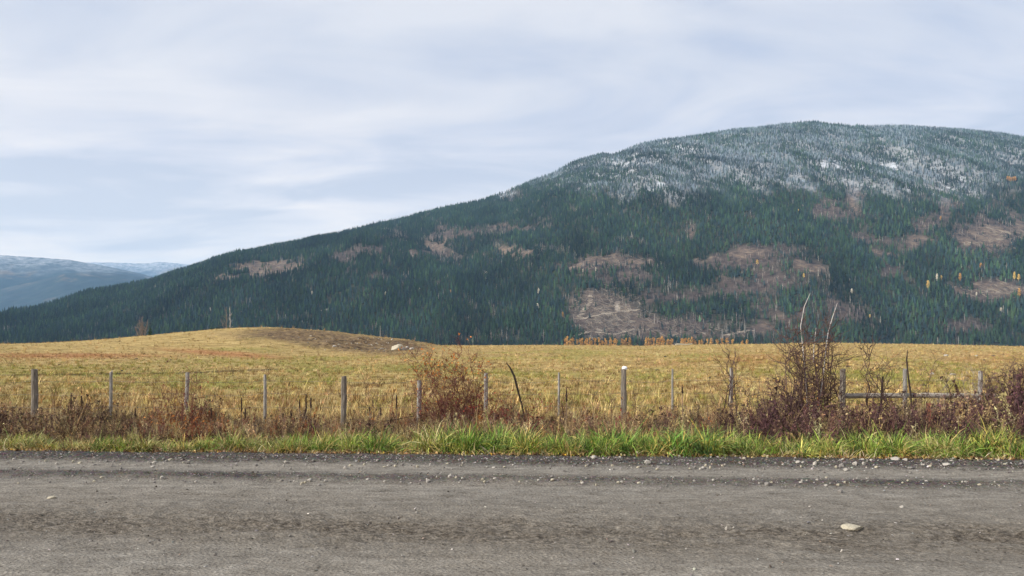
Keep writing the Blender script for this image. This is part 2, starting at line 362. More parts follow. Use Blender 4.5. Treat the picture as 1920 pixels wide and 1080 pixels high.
# ------------------------------------------------------------------ the forested mountain
RP = np.array([(-900, 640), (-400, 628), (-150, 612), (0, 600), (60, 583), (100, 571), (200, 546), (280, 526), (330, 507), (380, 493), (430, 480), (480, 468), (560, 449), (640, 433), (700, 419), (760, 406), (820, 391), (880, 377), (905, 372), (940, 359), (1000, 334), (1040, 319), (1080, 298), (1110, 289), (1130, 285), (1148, 288), (1160, 283), (1200, 267), (1240, 259), (1300, 251), (1370, 242), (1440, 233), (1500, 226), (1525, 225), (1560, 229), (1600, 232), (1660, 232), (1700, 233), (1800, 239), (1860, 245), (1920, 254), (2200, 300), (2600, 370), (3200, 470)], float)
PX1 = np.array([-900, 0, 500, 1000, 1540, 3200]); YR = np.array([2500, 2900, 3600, 4300, 4700, 4700])
Y0 = 1900.0; ZB = -28.0
def MZ(px, t):
    Y1 = np.interp(px, PX1, YR); ry = np.interp(px, RP[:, 0], RP[:, 1])+5.0
    zr = CAMH+(HZ-ry)/F*Y1
    tt = np.clip(t, 0, 1)
    g = tt*(1.22-0.22*tt)
    z = ZB+(zr-ZB)*g-np.clip(t-1, 0, None)*260-np.clip(t-1, 0, None)**2*900
    y = Y0+(Y1-Y0)*t; x = (px-960)/F*y
    fold = (fbm((x+0.35*y)/420, y/1500, 4, 101)-0.5)*170*np.sin(math.pi*np.clip(tt, 0, 1))**0.8
    lump = (fbm(x/130, y/170, 3, 111)-0.5)*34*np.sin(math.pi*tt)**0.5
    return z+(fold+lump)*sm(0, 120, zr-ZB)
def MXY(x, y):
    px = 960+F*x/y; t = (y-Y0)/(np.interp(px, PX1, YR)-Y0); return px, t, MZ(px, t)
TAN = [(500, 503, 80, 17, 7), (450, 514, 44, 9, 14), (510, 498, 50, 12, 5), (812, 464, 22, 13, -15), (760, 472, 32, 7, 5), (990, 475, 34, 11, 4), (945, 466, 17, 9, 20), (1030, 466, 14, 4, 10), (838, 452, 15, 7, 20), (1130, 487, 60, 13, 0), (1205, 490, 22, 7, 0), (1090, 500, 40, 7, 8), (1400, 478, 45, 9, 12), (1340, 489, 30, 5, 5), (1130, 590, 62, 42, 0), (1110, 560, 34, 20, 10), (1185, 610, 60, 26, 0), (1365, 524, 26, 6, 0), (1500, 500, 30, 14, 0), (1870, 445, 52, 25, 10), (1905, 425, 30, 26, 20), (1720, 452, 26, 10, 10), (1700, 462, 30, 7, 20), (1855, 543, 58, 11, 6), (1890, 548, 40, 12, 0), (1600, 385, 14, 26, 0), (1290, 432, 12, 10, 0), (1650, 478, 20, 8, 0), (1280, 630, 160, 9, 0), (1330, 655, 130, 5, 0), (1425, 618, 40, 16, 10), (1485, 590, 16, 26, 0)]
BRN = [(655, 480, 34, 18, 20), (700, 470, 24, 9, 0), (668, 505, 12, 16, 0), (720, 520, 22, 6, 0), (860, 440, 45, 12, 10), (820, 480, 55, 14, 0), (1140, 495, 90, 20, 0), (1180, 520, 60, 16, 0), (1140, 590, 80, 50, 0), (1260, 612, 90, 22, 0), (1400, 490, 80, 18, 8), (1490, 500, 50, 22, 0), (1590, 588, 34, 22, 0), (1672, 515, 12, 26, 0), (1870, 440, 75, 38, 15), (1700, 460, 60, 16, 15), (1870, 545, 75, 22, 5), (1560, 395, 40, 22, 0), (1600, 380, 22, 34, 0), (1290, 436, 16, 14, 0), (1775, 400, 40, 25, 30), (1240, 556, 150, 12, 0), (1390, 540, 70, 16, 0), (1460, 525, 60, 20, 0), (1800, 610, 50, 16, 0), (740, 445, 14, 8, 0), (950, 430, 70, 8, 5), (900, 435, 40, 6, 0), (1640, 450, 60, 10, 0), (1750, 420, 50, 14, 25), (1450, 470, 70, 12, 0)]
SNW = [(960, 365, 26, 12, 10), (1200, 297, 30, 6, 15), (1160, 312, 20, 14, 0), (1600, 312, 55, 9, 0), (1560, 314, 30, 6, 0), (1250, 348, 18, 9, 30), (1700, 352, 50, 8, 0), (1660, 310, 30, 8, 0), (1300, 275, 40, 6, 0), (1770, 360, 24, 7, 0), (1800, 345, 20, 7, 20)]
def masks(px, py, x, y, z):
    w1 = fbm(x/60, y/140, 4, 121); w2 = fbm(x/22, y/60, 3, 131)
    w3 = fbm(x/28, y/45, 4, 181); jx = px+(w1-0.5)*90+(w3-0.5)*30; jy = py+(w2-0.5)*20+(w1-0.5)*14
    tan = 0; brn = 0; snw = 0
    for c in TAN: tan = np.maximum(tan, blob(jx, jy, *c, e=1.25))
    for c in BRN: brn = np.maximum(brn, blob(jx, jy, *c, e=1.02))
    for c in SNW: snw = np.maximum(snw, blob(jx, jy, *c))
    tan = sm(0.30, 0.75, tan*np.where(px < 1050, 0.55+1.0*w3, 0.1+1.7*w3)); brn = sm(0.2, 0.9, np.maximum(brn, 0.5*sm(0.55, 0.70, fbm(x/240, y/420, 3, 191))*sm(900, 1300, px)*sm(420, 520, py))*(0.3+1.3*w1))
    line = 366+12*np.sin(px/90.0)+26*sm(1000, 920, px)+(w1-0.5)*60+14*sm(1450, 1600, px)*sm(1800, 1600, px)-22*sm(1800, 1900, px)
    frost = sm(10, -26, py-line)*sm(880, 960, px)
    return tan, brn, np.clip(snw*frost*1.3, 0, 1)*sm(0.46, 0.60, w3)*0.9, frost, w1, w2
cols_ = np.arange(-880, 3001, 7.0); rows_ = np.concatenate([np.linspace(0, 1.05, 260), np.linspace(1.06, 1.5, 24)])
PX, TT = np.meshgrid(cols_, rows_); Zm = MZ(PX, TT); Ym = Y0+(np.interp(PX, PX1, YR)-Y0)*TT; Xm = (PX-960)/F*Ym
V = np.stack([Xm.ravel(), Ym.ravel(), Zm.ravel()], 1); V[:len(cols_), 2] = -120
nx, ny = len(cols_), len(rows_); i = (np.arange(ny-1)[:, None]*nx+np.arange(nx-1)[None]).ravel()
Fq = np.stack([i, i+1, i+nx+1, i+nx], 1)
mp_ = proj(V[:, 0], V[:, 1], V[:, 2]); tan, brn, snw, frost, w1, w2 = masks(mp_[0], mp_[1], *V.T)
cut = ((mp_[0] > 1050) & (mp_[0] < 1520) & (mp_[1] > 535)); brn = np.where(cut, np.maximum(brn, tan), brn); tan = np.where(cut, tan*0.38, tan)
frost_z = frost*(0.35+1.1*w2)
me = raw_mesh('mountain', V, Fq, {'tan': ('FLOAT', tan), 'brown': ('FLOAT', brn), 'snow': ('FLOAT', np.clip(0.35*snw+0.30*frost_z, 0, 1))}, True)
m, n, b = mat_new('mountainside')
cw = objc(n); big = noise(n, cw, 0.012, 5, 0.6); med = noise(n, cw, 0.05, 6, 0.7)
c = ramp(n, med, [(0.35, (0.022, 0.028, 0.018)), (0.65, (0.06, 0.055, 0.035))])
c = mixc(n, attr(n, 'brown').outputs['Fac'], c, ramp(n, med, [(0.38, (0.033, 0.025, 0.023)), (0.62, (0.105, 0.078, 0.064))]))
streak = noise(n, objc(n, (0.02, 0.05, 0.1)), 1.4, 7, 0.8, 1.2)
c = mixc(n, attr(n, 'tan').outputs['Fac'], c, ramp(n, math_(n, 'ADD', math_(n, 'MULTIPLY', streak, 0.6), math_(n, 'MULTIPLY', med, 0.4)), [(0.40, (0.05, 0.035, 0.032)), (0.50, (0.125, 0.09, 0.07)), (0.62, (0.27, 0.21, 0.14))]))
c = mixc(n, math_(n, 'MULTIPLY', attr(n, 'snow').outputs['Fac'], ramp(n, noise(n, cw, 0.03, 6, 0.75), [(0.35, (0, 0, 0)), (0.5, (1, 1, 1))])), c, (0.78, 0.82, 0.88))
L(n, c, b.inputs['Base Color'])
tag(link('mountain', me, m), kind='structure')

# tree shapes, one unit tall
def conifer(seed, tiers=6, rad=0.17, k=7, lo=0.06):
    r = np.random.default_rng(seed); c = MB()
    for i in range(tiers):
        f = i/(tiers-1); z0 = lo+(0.94-lo)*f**0.9*0.92; R0 = rad*(1-f)**0.75*(0.92+0.2*r.random())+0.018; h = 0.26*(1-0.45*f)
        an = np.arange(2*k)/(2*k)*6.283+r.random()*6; rr = R0*np.where(np.arange(2*k) % 2, 0.52, 1)*r.uniform(0.8, 1.18, 2*k)
        ring = np.stack([rr*np.cos(an), rr*np.sin(an), z0+0.03*(np.arange(2*k) % 2)+r.normal(0, 0.008, 2*k)], 1)
        V = np.concatenate([ring, [[0, 0, min(1, z0+h)]]]); c.add(V, [(j, (j+1) % (2*k), 2*k) for j in range(2*k)], [0.42+0.25*r.random() for _ in range(2*k)]+[0.75])
    return c
def conifer_trunk(top=0.5):
    t = MB(); t.tube([(0, 0, -0.05), (0, 0, top)], [0.014, 0.007], 5, 0.5); return t
def bare(seed, nb=16, up=0.9, thick=1.0):
    r = np.random.default_rng(seed); c = MB(); c.tube([(0, 0, -0.05), (r.normal(0, .01), r.normal(0, .01), 0.5), (0.0, 0.0, 1.0)], [0.014*thick, 0.010*thick, 0.004*thick], 4, 0.55)
    for i in range(nb):
        z0 = r.uniform(0.28, 0.9); a = r.uniform(0, 6.283); l = r.uniform(0.10, 0.24)*(1.15-z0); d = np.array([math.cos(a), math.sin(a), up]); p = np.array([0, 0, z0])
        c.tube([p, p+d*l*0.55, p+d*l+np.array([0, 0, l*0.2])], [0.005*thick, 0.004*thick, 0.002*thick], 3, 0.55, False)
    return c
def puff(seed, n_=150, rx=0.17, z0=0.22, z1=1.0, leaf=0.035, taper=0.8):
    """leaf clumps filling a slender crown"""
    r = np.random.default_rng(seed); c = MB()
    for i in range(n_):
        f = r.random()**0.8; R0 = rx*(math.sin(math.pi*(0.12+0.86*f))**0.6)*(1-taper*0.35*f); a = r.uniform(0, 6.283); q = R0*math.sqrt(r.random())
        p = np.array([q*math.cos(a), q*math.sin(a), z0+(z1-z0)*f]); A = r.normal(0, leaf, (4, 3)); c.add(p+A, [(0, 1, 2), (0, 2, 3), (1, 2, 3)], r.uniform(0.25, 0.85))
    return c
CON = [conifer(1), conifer(2, 7, 0.135, 6), conifer(3, 6, 0.20, 7, 0.02), conifer(4, 5, 0.16, 6, 0.12)]
for c_ in CON: c_.tube([(0, 0, -0.05), (0, 0, 0.4)], [0.014, 0.010], 4, 0.3)
BAR = [bare(5, 16, thick=1.5), bare(6, 22, thick=1.3), bare(7, 6, 0.5, 1.9)]
sp_ = 8.8
gx, gy = np.meshgrid(np.arange(-3000, 5400, sp_), np.arange(Y0-10, 5150, sp_))
gx = (gx+rng.uniform(-.5, .5, gx.shape)*sp_).ravel(); gy = (gy+rng.uniform(-.5, .5, gy.shape)*sp_).ravel()
px, t, z = MXY(gx, gy); k = (px > -330) & (px < 2250) & (t < 1.03) & (t > -0.003)
gx, gy, px, t, z = gx[k], gy[k], px[k], t[k], z[k]
py = HZ-F*(z-CAMH)/gy
tan, brn, snw, frost, w1, w2 = masks(px, py, gx, gy, z)
u = rng.random(len(gx)); thin = fbm(gx/70, gy/90, 3, 141)
keep = u < (1-0.93*tan)*(1-0.38*brn)*(1-0.35*snw)*(1-0.35*frost*sm(0.45, 0.6, w1))*np.where(thin < 0.34, 0.75, 1)*0.97
gx, gy, px, t, z, py = [a[keep] for a in (gx, gy, px, t, z, py)]
tan, brn, snw, frost, w1, w2 = [a[keep] for a in (tan, brn, snw, frost, w1, w2)]
nT = len(gx); v = rng.random(nT)
pale = np.clip(0.012+0.75*brn+0.5*tan+0.10*frost+0.5*snw+1.2*sm(0.68, 0.76, fbm(gx/50, gy/80, 3, 151))*0.5, 0, 0.9)
for c_ in ((915, 436, 34, 8), (745, 440, 12, 10), (930, 460, 12, 8), (825, 632, 12, 7), (935, 634, 18, 6), (1600, 385, 20, 30), (1870, 385, 60, 8, 35), (1310, 545, 140, 9), (1420, 500, 60, 14), (1290, 428, 12, 10), (960, 366, 24, 12), (1395, 620, 90, 22)):
    pale = np.maximum(pale, 0.75*blob(px, py, *c_))
isb = v < pale
kind = np.where(isb, 4+rng.integers(0, 3, nT), rng.integers(0, 4, nT))
H = rng.uniform(11, 27, nT)*(0.86+0.3*vnoise(gx/60, gy/60, 7)); H = np.where(isb, H*0.85, H)*np.where((brn > 0.4), 0.8, 1)*(1-0.15*frost)
G1 = np.array([[0.021, 0.043, 0.029], [0.028, 0.058, 0.028], [0.018, 0.034, 0.036], [0.038, 0.064, 0.028], [0.024, 0.040, 0.038]])
tc_ = G1[rng.integers(0, 5, nT)]*rng.lognormal(0, 0.27, (nT, 1))*(0.05+1.9*fbm(gx/120, gy/260, 4, 161))[:, None]
fr = np.clip(frost*(0.08+1.25*rng.random(nT)**2.4)*np.clip(-1.0+3.3*fbm(gx/90, gy/200, 4, 171), 0.04, 1.3), 0, 1)[:, None]*(0.48-0.17*sm(1650, 1850, px))[:, None]
tc_ = tc_*(1-fr)+np.array([0.47, 0.56, 0.68])*fr
bt = np.array([[0.27, 0.235, 0.20], [0.145, 0.118, 0.105], [0.42, 0.39, 0.34], [0.105, 0.085, 0.075]])[rng.choice(4, nT, p=[.25, .35, .12, .28])]*rng.normal(1, 0.12, (nT, 1))
bt = bt*(1-0.45*frost[:, None])+np.array([0.55, 0.56, 0.6])*0.45*frost[:, None]
tc_ = np.where(isb[:, None], bt, tc_)
P = np.stack([gx, gy, z-0.4], 1)
wd = H*rng.uniform(0.85, 1.25, nT)
forest_mat = tinted('forest_foliage', 0.55)
# the nearest conifers at the foot of the slope stand as trees of their own
cpy = np.interp(px, CP[:, 0], CP[:, 1]); cpy = np.minimum(cpy, np.interp(px, MP[:, 0], MP[:, 1], left=999, right=999))
vis = (~isb) & (px > 4) & (px < 1916) & (py-H*F/gy < cpy-7) & (kind < 4)
cand = np.nonzero(vis)[0]; cand = cand[np.argsort(-(H/gy)[cand])][:220]
own = np.zeros(nT, bool); own[cand] = True
scatter('mountain_forest', CON+BAR, P[~own], kind[~own], rots(nT, 0.02)[~own], np.stack([wd, wd, H], 1)[~own], tc_[~own], forest_mat,
        'dense dark conifer forest with bare pale trunks covering the mountainside, frosted white towards the top', 'forest')
needle = simple('needles', (0.026, 0.046, 0.026), (0.045, 0.07, 0.036), 0.3, bs=0, shade=0.5)
bark = simple('bark', (0.06, 0.045, 0.035), (0.13, 0.10, 0.08), 3, bs=0)
pale_bark = simple('pale_bark', (0.32, 0.29, 0.26), (0.55, 0.52, 0.48), 3, bs=0)
crowns = [conifer(1), conifer(2, 7, 0.135, 6), conifer(3, 6, 0.20, 7, 0.02), conifer(4, 5, 0.16, 6, 0.12)]
cm_ = []
for c_ in crowns:
    a = c_.mesh('crown'); a.materials.append(needle); cm_.append(a)
tm_ = conifer_trunk().mesh('trunk'); tm_.materials.append(bark)
def tree(name, loc, h, wid, crown_me, trunk_me, label, cat, group):
    e = empty(name, loc, label, cat, group); e.rotation_euler = (0, 0, float(rng.uniform(0, 6.28)))
    for nm, me_ in (('trunk', trunk_me), ('crown', crown_me)):
        if me_ is None: continue
        o = bpy.data.objects.new(nm, me_); col.objects.link(o); o.parent = e; o.scale = (wid, wid, h)
    return e
for i in cand:
    tree('conifer_tree', P[i], H[i], wd[i], cm_[kind[i]], tm_, 'dark green conifer in the lowest forest row, above the '+('mound or left field edge' if px[i] < 820 else 'middle of the field edge' if px[i] < 1420 else 'right part of the field edge'), 'tree', 'lowest conifers of the mountain forest')

# single bright trees on the slope
def mount_hit(px_, py_):
    tt = np.linspace(0.0, 1, 1200); zz_ = MZ(np.full(1200, float(px_)), tt); Y1 = np.interp(px_, PX1, YR); yv = Y0+(Y1-Y0)*tt
    s = HZ-F*(zz_-CAMH)/yv; j = np.nonzero(s <= py_)[0]; j = j[0] if len(j) else 0
    return np.array([(px_-960)/F*yv[j], yv[j], zz_[j]-0.3])
orange = simple('orange_needles', (0.46, 0.24, 0.06), (0.66, 0.39, 0.12), 0.3, bs=0, shade=0.35)
yellow = simple('yellow_leaves', (0.62, 0.42, 0.10), (0.85, 0.66, 0.24), 0.3, bs=0, shade=0.3)
cream = simple('pale_dead_leaves', (0.62, 0.55, 0.42), (0.85, 0.80, 0.68), 0.3, bs=0, shade=0.2)
pfm = []
for mm in (orange, yellow, cream):
    l_ = []
    for s_ in range(3):
        a = puff(20+s_).mesh('crown'); a.materials.append(mm); l_.append(a)
    pfm.append(l_)
lar = []
for s_ in range(3):
    c_ = MB(); r_ = np.random.default_rng(60+s_)
    for q in range(110):
        f = r_.random(); Rr = 0.16*(1-f)**0.8+0.015; a_ = r_.uniform(0, 6.283); d_ = Rr*math.sqrt(r_.random())
        p_ = np.array([d_*math.cos(a_), d_*math.sin(a_), 0.1+0.9*f]); c_.add(p_+r_.normal(0, 0.028, (4, 3)), [(0, 1, 2), (0, 2, 3), (1, 2, 3)], r_.uniform(0.2, 0.85))
    a = c_.mesh('crown'); a.materials.append(orange); lar.append(a)
ptm = conifer_trunk(0.8).mesh('trunk'); ptm.materials.append(pale_bark)
BR = [(1055, 597, 9, 0, 'orange tree beside the large brown clear-cut at the foot of the mountain'), (845, 553, 7, 0, 'small orange tree alone in the dense green forest left of the clear-cuts'),
      (585, 555, 7, 2, 'pale cream tree in the green forest on the left part of the slope'), (912, 518, 7, 2, 'pale tree in dense green forest below the twin tan clearings'),
      (1740, 545, 14, 1, 'slender yellow tree standing left of the pale round one on the right slope'), (1757, 530, 12, 2, 'pale yellowish round-topped tree on the right slope'),
      (1765, 527, 8, 1, 'small yellow tree touching the pale round-topped one on the right slope'), (1800, 530, 13, 0, 'slim ochre tree between the pale round-topped tree and the right edge clearing'),
      (1839, 506, 9, 0, 'lone orange tree above the lower right clearing'), (1902, 527, 12, 1, 'leftmost golden tree of the pair above the lower right clearing'), (1910, 528, 10, 1, 'rightmost golden tree of the pair above the lower right clearing'),
      (1911, 560, 14, 0, 'bright orange tree at the right edge of the lower right clearing'), (1877, 588, 8, 2, 'small whitish tree below the lower right clearing'),
      (1831, 556, 6, 2, 'whitish treetop inside the lower right clearing'), (1594, 530, 6, 2, 'white-topped tree near the middle of the right forest'), (1631, 598, 6, 1, 'small yellowish tree low on the slope over the field, right of the tall bare shrub'),
      (1497, 399, 5, 1, 'tiny yellow treetop just under the frosted zone'), (1764, 415, 7, 0, 'single amber tree high on the right slope under the snow line'), (1507, 522, 7, 1, 'pale yellow tree above the tips of the tall bare shrub'),
      (1534, 520, 5, 2, 'white treetop above the tips of the tall bare shrub'), (1597, 552, 8, 2, 'thin white tree in the dark forest right of the tall bare shrub'), (1420, 498, 8, 1, 'pale yellow tree at the edge of the brown clearing in mid slope'),
      (1093, 512, 6, 2, 'white treetop under the middle tan clearing, left one'), (1117, 509, 6, 2, 'white treetop under the middle tan clearing, right one'), (394, 585, 6, 2, 'whitish tree low on the left slope, near the mound'),
      (723, 555, 6, 2, 'pale yellow treetop in the forest straight above the mound end'), (787, 548, 6, 2, 'cream treetop in the forest, up and left of the lone orange tree'), (1010, 553, 9, 2, 'pale tree left of the large brown clear-cut'), (1008, 583, 10, 2, 'pale slender tree low down, left of the large brown clear-cut')]
for (a, b_, hp, kd, lab) in BR:
    p = mount_hit(a, b_); h = hp/F*p[1]*1.35
    tree('autumn_tree', p, h, h*(1.25 if hp < 12 else 0.9), pfm[kd][int(rng.integers(0, 3))], ptm, lab, 'tree', 'autumn trees scattered on the mountain')
for j in range(5):
    p = mount_hit(1889+j*3.6, 342+rng.uniform(-1, 1)); h = 24; tree('autumn_tree', p, h, h*1.3, pfm[0][j % 3], ptm, 'orange tree in the small row on the crest of the right shoulder', 'tree', 'orange trees on the right shoulder')
# the row of larches behind the field's edge
LX = list(np.concatenate([np.linspace(1060, 1180, 27), np.linspace(1212, 1262, 13), np.linspace(1275, 1316, 12), np.linspace(1325, 1400, 9)]))
for j, lx in enumerate(LX):
    lx += rng.uniform(-1.5, 1.5); yv = 1880+rng.uniform(-25, 15); zt = CAMH+(HZ-rng.uniform(631, 638)-(2 if lx > 1320 else 0))/F*yv; zb = -34.0; h = zt-zb
    if j % 9 == 4: tree('conifer_tree', ((lx-960)/F*yv, yv, zb), h, h*0.75, cm_[1], tm_, 'small dark conifer standing between orange larches behind the field', 'tree', 'dark conifers in the larch row')
    else: tree('larch_tree', ((lx-960)/F*yv, yv, zb), h, h*rng.uniform(0.95, 1.3), lar[j % 3], tm_, 'orange autumn larch in the row just behind the far edge of the field', 'tree', 'row of orange larches behind the field')
# bleached snags
snag_me = bare(9, 7, 0.4, 1.7).mesh('snag'); snag_me.materials.append(pale_bark)
for (a, b_, hp) in [(941, 640, 16), (950, 640, 13), (1019, 640, 16), (1396, 625, 14), (1414, 640, 18), (1354, 640, 17), (1363, 625, 12), (1227, 607, 14), (1157, 585, 12), (1199, 640, 14), (1640, 600, 10), (866, 640, 9), (925, 640, 10), (833, 640, 9)]:
    p = mount_hit(a, b_); h = hp/F*p[1]*1.4; o = bpy.data.objects.new('snag', snag_me); col.objects.link(o); o.location = p; o.scale = (h, h, h); o.rotation_euler = (0, 0, float(rng.uniform(0, 6)))
    tag(o, 'bleached dead trunk standing pale against the lower mountainside', 'dead tree', 'bleached snags low on the mountain')
# felled logs lying in the clear-cuts, too many to count, and pale logging tracks
lg_ = MB(); r_ = np.random.default_rng(5)
for q in range(1500):
    a, b_ = [(r_.normal(1140, 36), r_.normal(592, 24)), (r_.normal(500, 32), r_.normal(504, 6)), (r_.normal(1140, 50), r_.normal(488, 9)), (r_.normal(1870, 35), r_.normal(448, 17)), (r_.normal(1270, 60), r_.normal(618, 16)), (r_.normal(1860, 35), r_.normal(545, 6)), (r_.normal(990, 20), r_.normal(476, 6))][r_.choice(7, p=[.42, .08, .1, .14, .13, .08, .05])]
    if b_ > 650 or b_ < 420 or (a < 1068 and b_ > 540): continue
    p = mount_hit(a, b_); l = r_.uniform(6, 16); th = r_.uniform(0, math.pi); d = np.array([math.cos(th), math.sin(th), 0])*l
    e0 = p-d; e1 = p+d; e0[2] = MXY(e0[0], e0[1])[2]+0.7; e1[2] = MXY(e1[0], e1[1])[2]+0.7
    lg_.tube([e0, e1], 0.45, 4, r_.uniform(0.2, 0.8))
for ln_ in ([(1108, 552), (1106, 568), (1092, 588), (1082, 598)], [(1085, 600), (1130, 590), (1160, 586), (1196, 582)], [(1075, 632), (1110, 622), (1150, 628), (1190, 618)], [(1157, 566), (1158, 584)], [(1360, 630), (1385, 624), (1410, 620)], [(600, 584), (620, 579)]):  # pale logging tracks, made up of rows of short logs
    A_ = np.array(ln_, float); f_ = np.linspace(0, len(A_)-1, 34)
    for q in f_:
        p = mount_hit(float(np.interp(q, range(len(A_)), A_[:, 0]))+r_.normal(0, 0.8), float(np.interp(q, range(len(A_)), A_[:, 1]))+r_.normal(0, 0.5)); th = r_.uniform(-0.5, 0.5); d = np.array([math.cos(th), math.sin(th), 0])*r_.uniform(5, 9)
        e0 = p-d; e1 = p+d; e0[2] = MXY(e0[0], e0[1])[2]+1.0; e1[2] = MXY(e1[0], e1[1])[2]+1.0; lg_.tube([e0, e1], 0.75, 4, 1.0)
tag(lg_.build('logs_and_tracks', simple('grey_log', (0.13, 0.105, 0.085), (0.33, 0.285, 0.225), 0.05, bs=0, shade=0.5)), 'tangle of grey felled logs and slash over the clear-cuts, with pale logging tracks', 'logs', kind='stuff')

# ------------------------------------------------------------------ far hills beyond the valley
def far_hill(name, prof, yb, yf, seed, mat, rel, low):
    """prof: crest in photo pixels at distance yb; slopes forward to yf"""
    cx_ = np.arange(-900, 1100, 5.0); rw = np.concatenate([np.linspace(0, 1, 120), np.linspace(1.03, 1.6, 20)])
    PX, TT = np.meshgrid(cx_, rw); Yv = yf+(yb-yf)*TT; Xv = (PX-960)/F*Yv
    zt = CAMH+(HZ-np.interp(PX, prof[:, 0], prof[:, 1]))/F*yb
    Zv = low+(zt-low)*np.clip(TT, 0, 1)**0.8-np.clip(TT-1, 0, None)*2200
    Zv = Zv+(fbm(Xv/1500, Yv/1500, 5, seed)-0.5)*rel*np.sin(math.pi*np.clip(TT, 0, 0.999))**0.7+(fbm(Xv/160, Yv/300, 3, seed+7)-0.5)*16
    V = np.stack([Xv.ravel(), Yv.ravel(), Zv.ravel()], 1); nx, ny = len(cx_), len(rw)
    i = (np.arange(ny-1)[:, None]*nx+np.arange(nx-1)[None]).ravel()
    tag(link(name, raw_mesh(name, V, np.stack([i, i+1, i+nx+1, i+nx], 1), None, True), mat), kind='structure')
def hill_mat(name, snow_z, amt):
    m, n, b = mat_new(name); co = objc(n); a = noise(n, co, 0.0009, 6, 0.6, 0.4); f = noise(n, co, 0.006, 6, 0.75)
    c = ramp(n, f, [(0.35, (0.008, 0.018, 0.025)), (0.6, (0.022, 0.038, 0.036)), (0.75, (0.09, 0.08, 0.055))])  # forest tones pushed to blue, adding painted distance haze to the air volume
    c = mixc(n, ramp(n, a, [(0.57, (0, 0, 0)), (0.63, (0.45, 0.45, 0.45))]), c, ramp(n, f, [(0.4, (0.12, 0.07, 0.04)), (0.62, (0.42, 0.27, 0.13))]))
    g = N(n, 'ShaderNodeNewGeometry'); s = N(n, 'ShaderNodeSeparateXYZ'); L(n, g.outputs['Position'], s.inputs[0])
    h = math_(n, 'ADD', math_(n, 'DIVIDE', math_(n, 'SUBTRACT', s.outputs[2], snow_z), 350.0), math_(n, 'MULTIPLY', math_(n, 'SUBTRACT', noise(n, co, 0.0018, 6, 0.65), 0.5), 2.2), clamp=True)
    pt = ramp(n, noise(n, co, 0.010, 6, 0.8), [(0.40, (0.05, 0.05, 0.05)), (0.66, (1, 1, 1))])
    c = mixc(n, math_(n, 'MULTIPLY', math_(n, 'MULTIPLY', h, pt), amt), c, (0.80, 0.82, 0.86))
    L(n, c, b.inputs['Base Color']); return m
far_hill('near_hills', np.array([(-900, 520), (-200, 486), (0, 478), (60, 482), (130, 487), (190, 497), (250, 510), (300, 522), (400, 545), (600, 590), (1100, 640)], float), 13000, 8000, 201, hill_mat('hill_forest', 1000, 0.6), 760, -250)
far_hill('middle_hills', np.array([(-900, 600), (-100, 560), (60, 530), (120, 512), (170, 509), (230, 514), (280, 522), (340, 534), (600, 560), (1100, 600)], float), 10500, 7000, 231, hill_mat('hill_forest_low', 900, 0.6), 520, -250)
far_hill('distant_plateau', np.array([(-900, 505), (0, 494), (120, 492), (200, 492), (270, 494), (300, 491), (345, 495), (400, 498), (700, 500), (1100, 505)], float), 21000, 15000, 261, hill_mat('hill_snow', 1750, 1.0), 200, -300)

# ------------------------------------------------------------------ grasses and weeds
def tuft(seed, nbl, h, wd, droop, spread=0.06, lean=0.35, hv=0.35):
    r = np.random.default_rng(seed); c = MB()
    for i in range(nbl):
        a = r.uniform(0, 6.283); q = spread*math.sqrt(r.random())
        c.blade((q*math.cos(a), q*math.sin(a), -0.03), a+r.normal(0, 0.7), h*(1+r.normal(0, hv)), wd*r.uniform(0.6, 1.3), droop*r.uniform(0.3, 1.5), r.uniform(0.15, 0.9), 4, abs(r.normal(0, lean)))
    return c
def forb(seed, h, stems=3, twigs=7, rs=0.005, leaf=0.02, leaves=10, spread=0.12):
    """dry upright weed: stems, side twigs, scraps of leaf and seed"""
    r = np.random.default_rng(seed); c = MB()
    for s in range(stems):
        a = r.uniform(0, 6.283); l = h*r.uniform(0.6, 1.1); dx, dy = spread*math.cos(a), spread*math.sin(a)
        P = np.array([(dx*0.2, dy*0.2, -0.03), (dx*0.6+r.normal(0, .01), dy*0.6, l*0.4), (dx+r.normal(0, .03), dy+r.normal(0, .03), l*0.75), (dx*1.2+r.normal(0, .05), dy*1.2+r.normal(0, .05), l)])
        sh = r.uniform(0.2, 0.8); c.tube(P, [rs*1.2, rs, rs*0.8, rs*0.4], 3, sh, False)
        for k in range(twigs):
            f = r.uniform(0.25, 0.98); p = np.array([np.interp(f*3, range(4), P[:, j]) for j in range(3)])
            b = r.uniform(0, 6.283); ll = h*r.uniform(0.10, 0.28)*(1.15-f); e = p+np.array([math.cos(b), math.sin(b), r.uniform(0.5, 1.6)])*ll
            c.tube([p, (p+e)/2+r.normal(0, .01, 3), e], [rs*0.6, rs*0.5, rs*0.3], 3, sh, False)
            for q in range(max(1, leaves//twigs)):
                g = p+(e-p)*r.random()+r.normal(0, 0.008, 3); A = r.normal(0, leaf*0.6, (3, 3)); c.add(g+A, [(0, 1, 2)], r.uniform(0.1, 0.95))
    return c
def leafy(seed, n_, R_, h, leaf):
    r = np.random.default_rng(seed); c = MB()
    for i in range(n_):
        p = np.array([*r.normal(0, R_, 2), h*r.random()**1.2]); A = r.normal(0, leaf, (4, 3)); c.add(p+A, [(0, 1, 2), (0, 2, 3)], r.uniform(0.1, 0.95))
    return c
